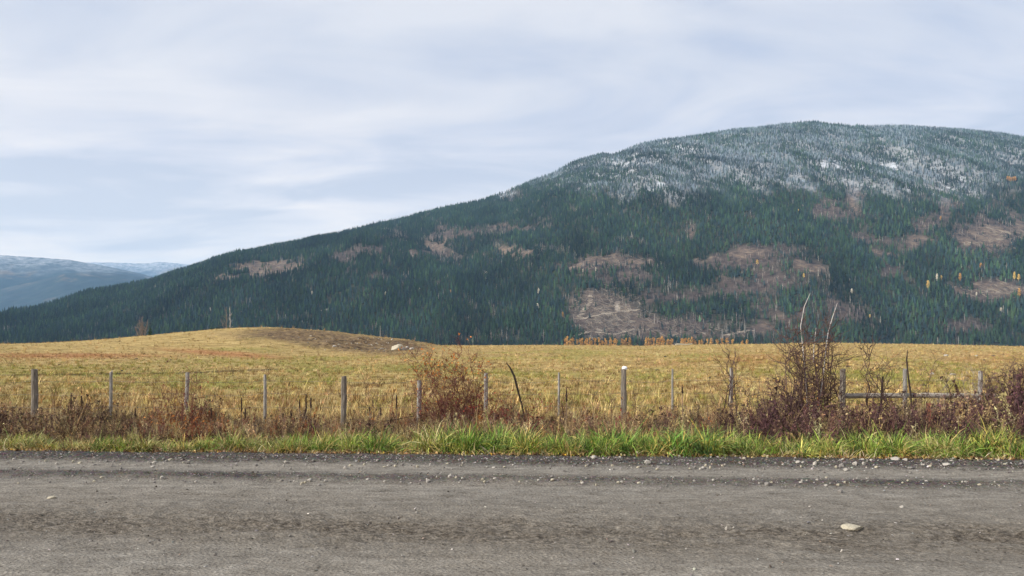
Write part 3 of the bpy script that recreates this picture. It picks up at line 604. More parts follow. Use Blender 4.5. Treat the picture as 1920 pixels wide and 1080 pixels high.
# the green verge
gpro = [tuft(300+i, 30, 0.40, 0.014, 2.1, 0.10, 0.6, 0.3) for i in range(5)]+[tuft(310+i, 22, 0.22, 0.009, 1.2, 0.1, 0.6) for i in range(2)]+[tuft(320, 26, 0.34, 0.007, 1.0, 0.07, 0.35)]
n_ = 7600; gx = rng.uniform(-12.5, 13.5, n_); q = rng.random(n_)**0.9; gx = gx+0.10*np.sin(gx*9+3*np.sin(gx*2.3))
pxg = 960+F*gx/12.0
wid = np.interp(pxg, [-500, 0, 90, 160, 300, 500, 700, 900, 1300, 1920, 2400], [0.9, 0.7, 0.3, 0.4, 0.8, 0.9, 1.2, 1.3, 1.35, 1.45, 1.4])
off = 0.55*(fbm(gx/0.7, gx*0+3, 4, 401)-0.5)
s = S0+0.13+off+q*wid; gy = s-0.06*gx
vig = np.interp(pxg, [-500, 0, 350, 800, 1100, 2400], [0.62, 0.62, 0.75, 1.0, 1.1, 1.1])*(0.40+0.85*fbm(gx/0.55, gy/0.8, 3, 402))
k = rng.random(n_) < np.interp(pxg, [0, 80, 140, 500, 900], [0.6, 0.35, 0.45, 0.8, 1.0]); gx, gy, q, vig, pxg = gx[k], gy[k], q[k], vig[k], pxg[k]; n_ = len(gx)
kd = np.where(rng.random(n_) < 0.72, rng.integers(0, 5, n_), np.where(rng.random(n_) < 0.6, rng.integers(5, 7, n_), 7))
grn = tints(n_, [(0.11, 0.19, 0.03), (0.19, 0.27, 0.045), (0.055, 0.10, 0.025), (0.33, 0.32, 0.07), (0.46, 0.34, 0.10)], 0.28, [.28, .26, .22, .15, .09])
straw = tints(n_, [(0.50, 0.42, 0.20), (0.42, 0.30, 0.12), (0.40, 0.40, 0.13)], 0.15)
ws = (rng.random(n_) < np.interp(pxg, [0, 400, 900], [0.5, 0.35, 0.10])+0.15*(vnoise(gx/0.7, gy*0, 403) > 0.62)+0.35*(vnoise(gx/0.9, gy*0, 404) > 0.6)*(pxg > 1500))[:, None]
grn = np.where(ws, straw, grn)
sc_ = vig*(0.75+0.5*rng.random(n_))*(1-0.35*(q < 0.12))
rt = rots(n_, 0.26); rt[:, 2] *= 1.0
scatter('verge_grass', gpro, np.stack([gx, gy, RG(gx, gy)-0.01], 1), kd, rt, np.stack([sc_, sc_, sc_], 1), grn, tinted('grass_blades', 0.75, 0.6),
        'long arching green grass tufts along the far edge of the gravel road', 'grass')
# dead leaves and thatch on the road's edge
n_ = 5200; gx = rng.uniform(-12, 13, n_); s = S0+0.05+np.abs(rng.normal(0, 0.20, n_))-0.07; gy = s-0.06*gx
lp = [leafy(500, 3, 0.02, 0.01, 0.014), leafy(501, 2, 0.02, 0.012, 0.02), tuft(502, 5, 0.16, 0.006, 1.9, 0.05, 1.2)]
scatter('fallen_leaves', lp, np.stack([gx, gy, RG(gx, gy)+0.008], 1), rng.choice(3, n_, p=[.35, .2, .45]), rots(n_, 0.3), uni(n_, 0.6, 1.4),
        tints(n_, [(0.30, 0.17, 0.07), (0.50, 0.36, 0.16), (0.62, 0.52, 0.34), (0.10, 0.06, 0.035), (0.55, 0.34, 0.05)], 0.2, [.28, .27, .16, .24, .05]), tinted('dead_leaf', 0.4), 'brown and straw dead leaves and bent blades lying along the foot of the verge', 'leaf litter')
# the band of dry weeds between verge and fence
wpro = [forb(600+i, 0.62, 4, 8, 0.0038, 0.020, 16) for i in range(5)]+[forb(610+i, 0.42, 5, 9, 0.003, 0.024, 27, 0.16) for i in range(3)]+[tuft(620+i, 26, 0.50, 0.006, 0.7, 0.06, 0.22) for i in range(2)]+[leafy(630, 60, 0.13, 0.30, 0.020), leafy(631, 45, 0.10, 0.22, 0.026)]
n_ = 19000; gx = rng.uniform(-15.5, 16.5, n_); s = S0+0.95+rng.random(n_)**0.85*6.2; gy = s-0.06*gx
pxw = 960+F*gx/gy
hb = np.interp(pxw, [-100, 100, 400, 600, 760, 960, 1150, 1350, 1450, 1600, 1700, 1750, 1850, 2000], [0.80, 0.80, 0.75, 0.68, 0.74, 0.80, 0.78, 0.82, 1.05, 1.05, 0.92, 1.1, 1.3, 1.4])
back = sm(S0+5.6, S0+7.4, s)
hb = hb*(0.15+1.6*fbm(gx/0.6, gy/1.0, 4, 601))*(1-0.25*back)
hb = hb*np.interp(s, [S0+0.9, S0+1.6, S0+3], [0.55, 0.85, 1])
pr = rng.random(n_)
wk = np.where(pr < 0.44, rng.integers(0, 5, n_), np.where(pr < 0.70, rng.integers(5, 8, n_), np.where(pr < 0.84, rng.integers(8, 10, n_), rng.integers(10, 12, n_))))
wk = np.where((rng.random(n_) < back*0.75), rng.integers(8, 10, n_), wk)
dry = tints(n_, [(0.10, 0.060, 0.042), (0.17, 0.105, 0.072), (0.065, 0.037, 0.032), (0.32, 0.22, 0.12), (0.14, 0.07, 0.035)], 0.25, [.26, .27, .2, .15, .12])
rd = tints(n_, [(0.24, 0.075, 0.035), (0.33, 0.14, 0.045), (0.15, 0.035, 0.03)], 0.2)
st = tints(n_, [(0.44, 0.33, 0.15), (0.36, 0.25, 0.12), (0.50, 0.40, 0.21)], 0.2)
gn = tints(n_, [(0.16, 0.19, 0.045), (0.26, 0.25, 0.06)], 0.2)
ph = vnoise(gx/0.9, gy/1.3, 611)
purple = (pxw > 1340)*(rng.random(n_) < 0.72)
dry = np.where(purple[:, None], tints(n_, [(0.085, 0.042, 0.042), (0.13, 0.07, 0.06), (0.055, 0.028, 0.03)], 0.2), dry)
wk = np.where(purple & (wk >= 8) & (s < S0+5.5), rng.integers(0, 8, n_), wk)
redp = np.interp(pxw, [0, 250, 300, 480, 560, 640, 700, 820, 950, 1000, 1100, 1500, 1920], [.02, .04, .30, .22, .30, .15, .10, .14, .22, .12, .06, .02, .01])*(0.4+1.2*ph)*(pxw < 1340)
tt = np.where((rng.random(n_) < redp)[:, None], rd, dry)
lf = (wk >= 10)[:, None]; tt = np.where(lf & (rng.random(n_) < 0.45)[:, None], gn, tt); tt = np.where(lf & (rng.random(n_) < redp*1.6)[:, None], rd, tt)
tt = np.where(((wk >= 8) & (wk < 10))[:, None], st, tt)
tt = np.where(((rng.random(n_) < 0.16) & (wk < 8))[:, None], st, tt)
wsz = hb*(0.75+0.5*rng.random(n_)); wsz = np.where(wk >= 10, np.minimum(wsz, 0.75), wsz); wsz = np.where((rng.random(n_) < 0.05) & (wk < 8), wsz*1.35, wsz)
scatter('roadside_weeds', wpro, np.stack([gx, gy, G(gx, gy)], 1), wk, rots(n_, 0.12), np.stack([wsz, wsz, wsz], 1), tt, tinted('dry_weeds', 0.5),
        'tangled reddish brown dry weeds and straw along the wire fence', 'weeds')
# short pasture grass: tufts over the field
fpro = [tuft(700+i, 14, 0.13, 0.010, 0.8, 0.07, 0.5) for i in range(3)]+[tuft(710+i, 16, 0.34, 0.008, 0.5, 0.06, 0.25) for i in range(2)]
n1_ = 42000; yv = np.exp(rng.uniform(math.log(17.3), math.log(120), n1_)); pxf = rng.uniform(-220, 2140, n1_); xv = (pxf-960)/F*yv
n2_ = 9000; y2 = rng.uniform(105, 178, n2_); p2 = rng.uniform(-220, 2140, n2_); x2 = (p2-960)/F*y2
yv = np.concatenate([yv, y2]); xv = np.concatenate([xv, x2]); pxf = np.concatenate([pxf, p2]); n_ = len(yv)
zf = G(xv, yv); pyf = HZ-F*(zf-CAMH)/yv
tall = (rng.random(n_) < np.interp(yv, [17, 20, 26, 32, 110, 150], [0.6, 0.32, 0.06, 0.02, 0.06, 0.35]))
kd = np.where(tall, rng.integers(3, 5, n_), rng.integers(0, 3, n_))
gg = np.clip(3.0*(fbm(xv/9, yv/11, 4, 51)-0.53)+0.10, 0, 0.62)*(1-sm(655, 648, pyf)*0.8)*(yv < 130)*(0.25+0.75*sm(21, 32, yv))
fc = np.where((rng.random(n_) < gg)[:, None], tints(n_, [(0.22, 0.215, 0.045), (0.36, 0.32, 0.085)], 0.15), tints(n_, [(0.47, 0.325, 0.125), (0.58, 0.43, 0.20), (0.21, 0.135, 0.055)], 0.24))
redf = np.clip(blob(pxf, pyf, 120, 667, 170, 6)+blob(pxf, pyf, 420, 663, 110, 6, -4)+0.6*blob(pxf, pyf, 1420, 674, 90, 9), 0, 1)
fc = np.where((rng.random(n_) < redf*0.8)[:, None], tints(n_, [(0.36, 0.20, 0.08), (0.20, 0.10, 0.045)], 0.15), fc)
brf = np.clip(blob(pxf, pyf, 640, 640, 120, 13, -6)+blob(pxf, pyf, 740, 645, 60, 8), 0, 1)*(yv > 60)
fc = np.where((rng.random(n_) < brf*0.75)[:, None], tints(n_, [(0.17, 0.11, 0.06), (0.08, 0.055, 0.03)], 0.2), fc)
sz = rng.uniform(0.5, 1.35, n_)
scatter('pasture_grass', fpro, np.stack([xv, yv, zf], 1), kd, rots(n_, 0.1), np.stack([sz*1.5, sz*1.5, sz], 1), fc, tinted('pasture_blades', 0.35), 'short golden pasture grass with green patches across the field', 'grass')

# ------------------------------------------------------------------ stones
def rock_mb(seed, sub=2, flat=0.6, rough=0.25):
    import bmesh
    bm = bmesh.new(); bmesh.ops.create_icosphere(bm, subdivisions=sub, radius=0.5)
    r = np.random.default_rng(seed); V = np.array([v.co[:] for v in bm.verts]); Fc = [tuple(v.index for v in f.verts) for f in bm.faces]; bm.free()
    for k in range(7):
        nrm = r.normal(0, 1, 3); nrm /= np.linalg.norm(nrm); d = r.uniform(0.22, 0.42); q = V@nrm; V = V-np.outer(np.clip(q-d, 0, None), nrm)
    V = V*(1+r.normal(0, rough*0.08, (len(V), 1))); V[:, 2] *= flat; V[:, 0] *= r.uniform(1, 1.5)
    c = MB(); c.add(V, Fc, r.uniform(0.2, 0.9)); return c
pp = [rock_mb(800+i, 1, 0.6) for i in range(5)]
n_ = 36000; gx = rng.uniform(-11, 11, n_); pick = rng.random(n_)
s = np.where(pick < 0.52, S0-0.40+rng.normal(0, 0.26, n_), np.where(pick < 0.80, 9.22+rng.normal(0, 0.17, n_)-edge(gx+50), rng.uniform(4.6, 11.1, n_)))
s = np.minimum(s, S0+0.25); k = (pick < 0.52) | (rng.random(n_) < np.where(pick < 0.80, 0.35+0.9*(vnoise(gx/0.8, gx*0, 811)), 0.55)); gx, s = gx[k], s[k]; n_ = len(gx); gy = s-0.06*gx
sz = 0.006+0.022*rng.random(n_)**3.5
sz = np.where(np.abs(s-8.3) < 1.1, sz*0.7, sz); onr = rng.random(n_)
pc = tints(n_, [(0.30, 0.28, 0.26), (0.17, 0.155, 0.14), (0.48, 0.45, 0.41), (0.08, 0.07, 0.062), (0.30, 0.22, 0.17)], 0.15, [.24, .3, .06, .34, .06])
scatter('gravel', pp, np.stack([gx, gy, RG(gx, gy)+sz*0.15], 1), rng.integers(0, 5, n_), rots(n_, 0.4), np.stack([sz*1.3, sz*1.2, sz], 1), pc, tinted('gravel_stone', 0.25), 'fine loose grey gravel and pebbles on the road', 'gravel')
def stone_mat(name, a, b_): return simple(name, a, b_, 14, bs=0.6, bd=0.01)
m_pale = stone_mat('pale_stone', (0.26, 0.235, 0.205), (0.52, 0.48, 0.42)); m_grey = stone_mat('grey_stone', (0.14, 0.128, 0.115), (0.30, 0.275, 0.25)); m_tan = stone_mat('tan_stone', (0.30, 0.26, 0.19), (0.52, 0.47, 0.36)); m_dark = stone_mat('dark_clod', (0.05, 0.042, 0.035), (0.10, 0.085, 0.07))
RM = {}
for nm, mt in (('pale', m_pale), ('grey', m_grey), ('tan', m_tan), ('dark', m_dark)):
    RM[nm] = []
    for k in range(4):
        a = rock_mb(830+k, 3, 0.55).mesh('stone'); a.materials.append(mt); RM[nm].append(a)
def road_hit(px, py):
    ys = np.linspace(4, 13, 900); xs = (px-960)/F*ys; zs = CAMH+(HZ-py)/F*ys; g = RG(xs, ys); i = np.nonzero(zs <= g)[0][0]; return xs[i], ys[i], g[i]
def stone(px, py, wpx, hpx, kind, k, label=None, group=None, cat='stone', nm='stone', rz=None):
    x, y, z = road_hit(px, py+hpx*0.4); o = bpy.data.objects.new(nm, RM[kind][k]); col.objects.link(o); sx = wpx/F*y; sz_ = hpx/F*y
    o.location = (x, y, z+sz_*0.3); o.scale = (sx/1.2, sx*0.8, sz_/0.5); o.rotation_euler = (0, 0, float(rng.uniform(-0.5, 0.5)) if rz is None else rz)
    return tag(o, label, cat, group)
# the notable stones, each described
stone(1601, 988, 48, 10, 'tan', 1, 'large flat yellowish stone lying near the lower right of the road', rz=0.1)
for a in [(96, 932, 17, 6, 'tan', 0, 'flat tan stone lying alone on the left part of the road'), (845, 893, 11, 7, 'pale', 1, 'pale angular stone standing highest in the gravel ridge left of middle'), (1576, 921, 13, 8, 'grey', 2, 'grey-white lump just in front of the gravel ridge, right half of the road'),
          (1690, 950, 9, 6, 'pale', 0, 'pale stone alone in mid road, above and right of the big flat stone'), (1439, 908, 17, 8, 'grey', 3, 'grey stone in the gravel ridge, largest of its cluster'), (1362, 991, 7, 8, 'pale', 2, 'small upright white stone near the lower edge, left of the big flat stone'),
          (748, 971, 8, 7, 'grey', 1, 'dark-sided stone in the brown dirt band of the road, left of middle'), (781, 961, 6, 4, 'pale', 3, 'small pale stone above the brown dirt band, left of middle'), (1091, 905, 8, 6, 'pale', 0, 'round white pebble at the near side of the gravel ridge, right of middle'),
          (305, 895, 10, 7, 'pale', 1, 'upright pale pebble in the gravel ridge on the left of the road'), (581, 900, 12, 6, 'pale', 2, 'pale wedge stone in the gravel ridge, nearest to the left of middle'), (801, 900, 8, 5, 'pale', 3, 'white pebble left of the highest stone in the gravel ridge'),
          (1057, 850, 10, 9, 'pale', 0, 'white round stone tucked under the grass verge'), (813, 849, 7, 6, 'pale', 2, 'white pebble against the verge, left of middle'), (1115, 857, 14, 8, 'pale', 1, 'broad white stone fragment below the verge, just right of the tucked one'), (1133, 849, 10, 5, 'tan', 1, 'cream chip touching the grass over the broad white fragment'),
          (1213, 866, 18, 7, 'pale', 3, 'long pale stone in the shoulder gravel, first right of the middle'), (1498, 866, 13, 6, 'pale', 1, 'cream flat stone on the dark shoulder, left one of the right-hand group'), (1527, 868, 8, 10, 'pale', 0, 'upright oval pale stone on the dark shoulder'), (1577, 871, 9, 7, 'grey', 0, 'grey pebble between the upright oval and the white wedge on the shoulder'),
          (1604, 869, 13, 8, 'pale', 2, 'white wedge stone on the dark shoulder'), (1619, 869, 9, 7, 'pale', 3, 'pale stone leaning by the white wedge on the shoulder'), (1665, 857, 9, 6, 'pale', 1, 'small white stone at the foot of the grass, left of the big pair'), (1677, 860, 19, 9, 'pale', 0, 'bigger white stone at the foot of the grass on the right'), (1698, 862, 14, 6, 'pale', 2, 'flat pale stone right beside the bigger white one at the foot of the grass'),
          (1731, 872, 12, 5, 'pale', 3, 'slanting pale stone on the shoulder near the right'), (1773, 870, 15, 6, 'pale', 0, 'rightmost long pale stone on the dark shoulder'), (1709, 877, 15, 4, 'grey', 1, 'thin flat grey stone at the lower edge of the shoulder'), (1585, 880, 10, 6, 'pale', 0, 'pale stone low on the shoulder under the white wedge'),
          (289, 866, 10, 6, 'pale', 0, 'pale stone on the dark shoulder in the left part'), (320, 862, 12, 5, 'tan', 2, 'tan flat stone on the shoulder, upper of the left group'), (352, 867, 11, 6, 'grey', 3, 'grey-white stone on the shoulder, right of the left group'), (27, 861, 8, 6, 'pale', 1, 'pale stone on the shoulder by the left edge of the view'), (418, 858, 9, 5, 'grey', 2, 'grey stone sunk in the upper shoulder gravel on the left'),
          (37, 877, 8, 4, 'pale', 3, 'white chip on the smooth track by the left edge'), (473, 885, 5, 4, 'dark', 0, 'dark clod on the smooth track left of middle'), (293, 912, 5, 4, 'dark', 2, 'dark clod alone in the left half of the road below the gravel ridge')]:
    stone(*a)
r_ = np.random.default_rng(91)
def ridge_py(px): return 898+6.0*px/1920
def shoulder_py(px): return 868+9*px/1920
for j in range(86):
    px_ = r_.uniform(0, 1920); stone(px_, ridge_py(px_)+r_.normal(0, 4.5), r_.uniform(4, 9), r_.uniform(3, 5), (kq := ['pale', 'pale', 'grey', 'tan'][r_.integers(0, 4)]), int(r_.integers(0, 4)), 'small '+kq+' pebble in the line of loose gravel between the wheel tracks', 'pebbles in the gravel ridge', 'pebble', 'pebble')
for j in range(100):
    px_ = r_.uniform(0, 1920); stone(px_, shoulder_py(px_)+r_.normal(0, 5), r_.uniform(4, 10), r_.uniform(3, 5.5), (kq := ['pale', 'tan', 'grey', 'grey'][r_.integers(0, 4)]), int(r_.integers(0, 4)), 'small '+kq+' pebble on the dark gravel shoulder under the '+('left' if px_ < 640 else 'middle' if px_ < 1280 else 'right')+' part of the verge', 'pebbles on the shoulder', 'pebble', 'pebble')
for j in range(30):
    px_ = r_.uniform(1000, 1920); stone(px_, 853+8*(px_-1000)/920+r_.normal(0, 2.5), r_.uniform(4, 9), r_.uniform(3, 5), ['pale', 'tan'][r_.integers(0, 2)], int(r_.integers(0, 4)), 'whitish chip of stone lying where the shoulder meets the grass', 'chips at the foot of the grass', 'pebble', 'pebble')
for j in range(44):
    px_ = r_.uniform(0, 1920); stone(px_, r_.uniform(915, 1060), r_.uniform(3, 6), r_.uniform(2, 4), (kq := ['pale', 'dark', 'grey', 'dark'][r_.integers(0, 4)]), int(r_.integers(0, 4)), 'scattered '+kq+(' clod' if kq == 'dark' else ' pebble')+' pressed into the bare near lane of the road', 'scattered pebbles in the near lane', 'pebble', 'pebble')
# boulders and rubble on the mound and in the field
def frock(px, py, wpx, hpx, kind, k, label, cat='rock', nm='rock', group=None):
    x, y, z = hit(px, py+hpx*0.5); o = bpy.data.objects.new(nm, RM[kind][k]); col.objects.link(o); sx = wpx/F*y; sz_ = hpx/F*y
    o.location = (x, y, z+sz_*0.35); o.scale = (sx/1.2, sx*0.8, sz_/0.5); o.rotation_euler = (0, 0, float(r_.uniform(-0.4, 0.4))); return tag(o, label, cat, group)
frock(743, 647, 24, 15, 'tan', 0, 'large grey boulder at the right end of the mound', nm='boulder', cat='boulder')
for a in [(757, 652, 17, 6, 'pale', 1, 'flat whitish rock at the foot of the large boulder'), (764, 650, 8, 5, 'pale', 2, 'pale rock on top of the little pile by the boulder'), (771, 652, 9, 5, 'pale', 0, 'white rock at the right end of the pile by the boulder'), (715, 649, 11, 3, 'pale', 3, 'white flat slab left of the large boulder'), (628, 650, 10, 4, 'pale', 1, 'white slab lying on the brown bank of the mound'),
          (583, 630, 6, 3, 'tan', 2, 'tan rock high on the brown bank of the mound'), (691, 644, 6, 3, 'grey', 3, 'grey rock on the brown bank between the two white slabs'), (735, 636, 5, 3, 'pale', 0, 'small pale rock above the large boulder'),
          (1748, 701, 9, 5, 'pale', 2, 'white rock in the field right of the dark stick'), (1786, 702, 15, 4, 'pale', 3, 'long white rock in the field over the wooden rail'), (1775, 667, 11, 4, 'pale', 1, 'whitish rock further back in the right part of the field'), (1830, 667, 6, 3, 'pale', 0, 'small white rock at the far right of the field')]:
    frock(*a)
for j in range(46):
    frock(float(np.clip(r_.normal(665, 50), 560, 790)), float(np.clip(r_.normal(644, 6), 630, 655)), r_.uniform(2, 5), r_.uniform(1.2, 2.5), ['pale', 'tan', 'grey'][r_.integers(0, 3)], int(r_.integers(0, 4)), 'small stone on the bare brown bank of the mound', 'rock', 'rock', 'rubble on the mound')
for (a, b_, c_, d_) in [(1233, 693, 11, 4), (1248, 669, 8, 3), (1331, 707, 6, 3), (1182, 714, 8, 3), (1121, 736, 14, 4), (1270, 738, 10, 4), (1862, 667, 7, 3), (1729, 721, 14, 4), (1590, 687, 13, 3), (1725, 693, 8, 3), (545, 723, 12, 3), (150, 689, 9, 3), (255, 673, 7, 2), (228, 695, 7, 3), (110, 683, 6, 2), (320, 675, 6, 2), (465, 682, 5, 2), (1000, 731, 7, 3), (1845, 675, 8, 2), (700, 718, 8, 3)]:
    frock(a, b_, c_, d_, 'dark', int(r_.integers(0, 4)), 'small dark clod of dung lying in the grass of the field', 'dung', 'dung_clod', 'dark clods in the field')

# ------------------------------------------------------------------ the fence
m_post = simple('weathered_post', (0.085, 0.070, 0.055), (0.27, 0.235, 0.195), 18, (3, 3, 0.25), 0.9, 0.01)
m_post2 = simple('silvered_post', (0.16, 0.145, 0.125), (0.38, 0.355, 0.32), 18, (3, 3, 0.25), 0.6, 0.01)
m_rail = simple('rail_wood', (0.20, 0.17, 0.14), (0.46, 0.41, 0.35), 14, (0.2, 3, 3), 0.9, 0.012)
m_wire = simple('wire', (0.13, 0.12, 0.11), (0.2, 0.18, 0.16), 10, bs=0, rough=0.6); m_cap = simple('white_cap', (0.82, 0.82, 0.82), (0.9, 0.9, 0.9), 10, bs=0, rough=0.4)
m_darkst = simple('dark_stick', (0.025, 0.018, 0.015), (0.07, 0.05, 0.04), 14, (1, 1, .4), 0.6, 0.01)
fence = empty('wire_fence', (0, 17.5, -0.42), 'wire fence with round and thin weathered posts running along the far side of the weeds', 'fence')
fence_inv = Matrix.Translation((0, -17.5, 0.42))
def fpart(mb, name, mat, label=None, parent=None):
    o = mb.build(name, mat, parent or fence)
    if parent is None: o.matrix_parent_inverse = fence_inv
    if label: o['label'] = label
    return o
def FY(px): return 17.5+0.5*(px-645)/935*(px > 645)
def post_mb(px, top, w, lean=0.0, seed=0, taper=0.92):
    r = np.random.default_rng(seed); Y = FY(px); rad = w/2/F*Y; zt = CAMH+(HZ-top)/F*Y; x = (px-960)/F*Y; zb = -0.6
    hs = np.linspace(0, 1, 9); P = np.stack([x+lean*(hs-1)*(zt-zb)*-1*0+(1-hs)*(-lean)+r.normal(0, rad*0.06, 9), Y+r.normal(0, rad*0.08, 9), zb+(zt-zb)*hs], 1)
    rr = rad*(1.05-(1.05-taper)*hs)*r.uniform(0.95, 1.05, 9); rr[-1] *= 0.93
    c = MB(); c.tube(P, rr, 9, 0.5); V = c.v[0].reshape(9, 9, 3); V[:, :, 0] += r.normal(0, rad*0.07, 9)[None, :]; V[-1, :, 2] += r.normal(0, 0.012, 9); return c, (x, Y, zt, rad)
posts = []
for (px_, top, w, lean, mt, lab) in [(-90, 696, 6, 0, m_post2, None), (65, 692, 12, 0, m_post, 'thick round post at the left end of the view'), (208, 697, 6.5, 0, m_post2, 'thin silver-grey post'), (352, 699, 7, 0.05, m_post2, 'thin grey post leaning slightly to the right'), (497, 703, 6, 0, m_post2, 'thin pale grey post'),
        (645, 706, 11, 0.02, m_post, 'thick grey round post standing clear of the weeds'), (786, 714, 8.5, 0.0, m_post2, 'pale split post beside the orange-leaved bush'), (911, 700, 8, 0, m_post2, 'pale post half hidden behind the bush'), (1048, 699, 4.5, 0, m_post2, 'faint thin pale post'),
        (1170, 692, 11, 0.0, m_post, 'round post with a white cap on its top'), (1261, 692, 4, 0, m_post2, 'very thin pale post'), (1371, 690, 7, 0, m_post2, 'thin post with a bare sapling against it'), (1580, 693, 12, 0, m_post, 'thick round post behind the tall bare shrub'),
        (1697, 692, 8, 0, m_post2, 'grey post with a dark stick standing against it'), (1838, 695, 8, 0.0, m_post2, 'faded post among the twigs at the right'), (2010, 694, 12, 0, m_post, None), (2140, 696, 7, 0, m_post2, None)]:
    mb, info = post_mb(px_, top, w, lean, int(px_)+500)
    o = fpart(mb, 'fence_post', mt, lab); posts.append((px_, info))
    if 1169 < px_ < 1171:
        x, Y, zt, rad = info; c = MB(); c.tube([(x+0.012, Y, zt-0.015), (x+0.012, Y, zt+0.02), (x+0.01, Y, zt+0.055), (x+0.01, Y, zt+0.07)], [rad*0.8, rad*0.98, rad*0.75, rad*0.3], 10); cp = c.build('cap', m_cap, o)
for hgt, jit in ((0.93, 0), (0.70, 1), (0.46, 2), (0.22, 3)):
    P = []
    for a, b_ in zip(posts[:-1], posts[1:]):
        (xa, ya, za, ra), (xb, yb, zb, rb) = a[1], b_[1]
        for q in np.linspace(0, 1, 6)[:-1]: P.append((xa+(xb-xa)*q, ya+(yb-ya)*q-0.5*(ra+rb)-0.004, -0.42+1.28*hgt-0.03*math.sin(math.pi*q)+0.02*math.sin(xa*2+jit)))
    w_ = MB(); w_.tube(P, 0.0028, 4)
    for q in range(0, len(P), 1):
        if jit % 2 == 0:
            p = np.array(P[q]); w_.tube([p+(0.0, 0, 0.014), p-(0.0, 0, 0.014)], 0.0025, 3); w_.tube([p+(0.012, -0.006, 0.009), p-(0.012, 0.006, 0.009)], 0.0025, 3)
    fpart(w_, 'wire', m_wire)
x0, x1 = (1575-960)/F*18.15, (1985-960)/F*18.2; zr_ = CAMH+(HZ-742.5)/F*18.15; hs = np.linspace(0, 1, 24); r_ = np.random.default_rng(3)
c = MB(); c.tube(np.stack([x0+(x1-x0)*hs, np.full(24, 18.17), zr_+0.012*np.sin(hs*5)+r_.normal(0, .002, 24)], 1), (0.066-0.008*hs)*r_.uniform(0.97, 1.03, 24), 10); fpart(c, 'rail', m_rail, 'long round wooden rail lying level between the posts at the right')

# ------------------------------------------------------------------ sticks and stalks
def W(px, py, Y): return np.array([(px-960)/F*Y, Y, CAMH+(HZ-py)/F*Y])
def stick(name, pts, Y, w, mat, label, cat, group=None, dy=0.0):
    P = np.array([W(a, b_, Y+dy*i) for i, (a, b_) in enumerate(pts)]); o0 = P[0].copy(); rad = np.array(w)/2/F*Y
    c = MB(); c.tube(P-o0, rad, 6); r = np.random.default_rng(int(pts[0][0])); c.v[0] = c.v[0]+r.normal(0, float(np.mean(rad))*0.12, c.v[0].shape)
    o = c.build(name, mat, None, tuple(o0)); return tag(o, label, cat, group)
stick('leaning_stick', [(984, 808), (980, 765), (970, 728), (964, 705), (957, 690), (950, 681)], 17.2, [2.6, 3, 4, 4.2, 3.2, 1.5], m_darkst, 'dark bent stick leaning to the left in the weeds near the middle of the fence', 'stick', dy=0.03)
stick('dark_stick', [(1715, 815), (1710, 770), (1707, 735), (1703, 705), (1700, 675), (1702, 656)], 17.6, [2.6, 2.6, 3, 3, 3, 1.3], m_darkst, 'black upright stick with a curved tip standing against the grey post at the right', 'stick')
stick('broken_stem', [(1652, 800), (1652, 760), (1654, 725), (1655, 706)], 17.4, [4, 4, 4.5, 3], m_darkst, 'short dark broken stem left of the black upright stick', 'stick')
stick('fallen_branch', [(640, 812), (672, 800), (700, 793), (740, 787), (776, 780)], 16.6, [3, 2.5, 2.5, 2, 1.5], m_darkst, 'thin brown cane lying slantwise in the weeds right of the thick grey post', 'stick')
m_mull = simple('mullein_head', (0.022, 0.014, 0.011), (0.075, 0.045, 0.035), 30, bs=0.8, bd=0.01); m_stem = simple('dry_stem', (0.14, 0.09, 0.06), (0.26, 0.18, 0.12), 20, bs=0)
r_ = np.random.default_rng(44)
for (a, top, mid, lab) in [(133, 736, 772, 'dark mullein spike right of the left round post'), (153, 724, 774, 'tallest dark mullein spike left of the first thin post'), (162, 755, 775, 'short mullein spike next to the tallest one on the left'), (255, 764, 790, 'single short mullein spike between the first and second thin posts'),
        (395, 765, 785, 'short dark spike right of the leaning grey post'), (453, 745, 772, 'dark spike left of the pale grey post'), (462, 765, 785, 'low dark spike nearest to the pale grey post on its left'), (543, 768, 786, 'leftmost low spike of the mullein cluster'), (561, 748, 765, 'second spike of the mullein cluster, with a broad head'),
        (575, 739, 772, 'tallest spike of the mullein cluster'), (583, 745, 765, 'spike right of the tallest in the mullein cluster'), (570, 768, 785, 'low spike in the middle of the mullein cluster'), (587, 772, 788, 'lowest right spike of the mullein cluster'), (743, 741, 765, 'dark spike between the thick grey post and the orange bush'),
        (713, 764, 780, 'short spike left of the orange bush'), (1062, 727, 754, 'dark spike between the leaning stick and the white-capped post'), (1281, 722, 738, 'dark club-headed spike right of the very thin pale post'), (693, 762, 778, 'short spike near the thick grey post')]:
    Y = 17.0+r_.uniform(-0.8, 0.8); x = (a-960)/F*Y; zb = float(G(x, Y)); e = empty('mullein_stalk', (x, Y, zb), lab, 'dead plant', 'dead mullein spikes in the weeds')
    zt = CAMH+(HZ-top)/F*Y-zb; zm = CAMH+(HZ-mid)/F*Y-zb; ln = r_.normal(0, 0.02)
    c = MB(); c.tube([(0, 0, -0.05), (ln*0.5, 0, zm*0.5), (ln, 0, zm)], [0.012, 0.01, 0.009], 5); c.build('stem', m_stem, e)
    c = MB(); hs = np.linspace(0, 1, 12); rr = 0.017*np.array([.55, .8, 1, 1.05, .95, 1.08, .95, .9, .85, .7, .55, .3]); c.tube(np.stack([ln+hs*ln*0.3, hs*0, zm+(zt-zm)*hs], 1), rr, 7); c.v[0] = c.v[0]+r_.normal(0, 0.0035, c.v[0].shape); c.build('seed_head', m_mull, e)

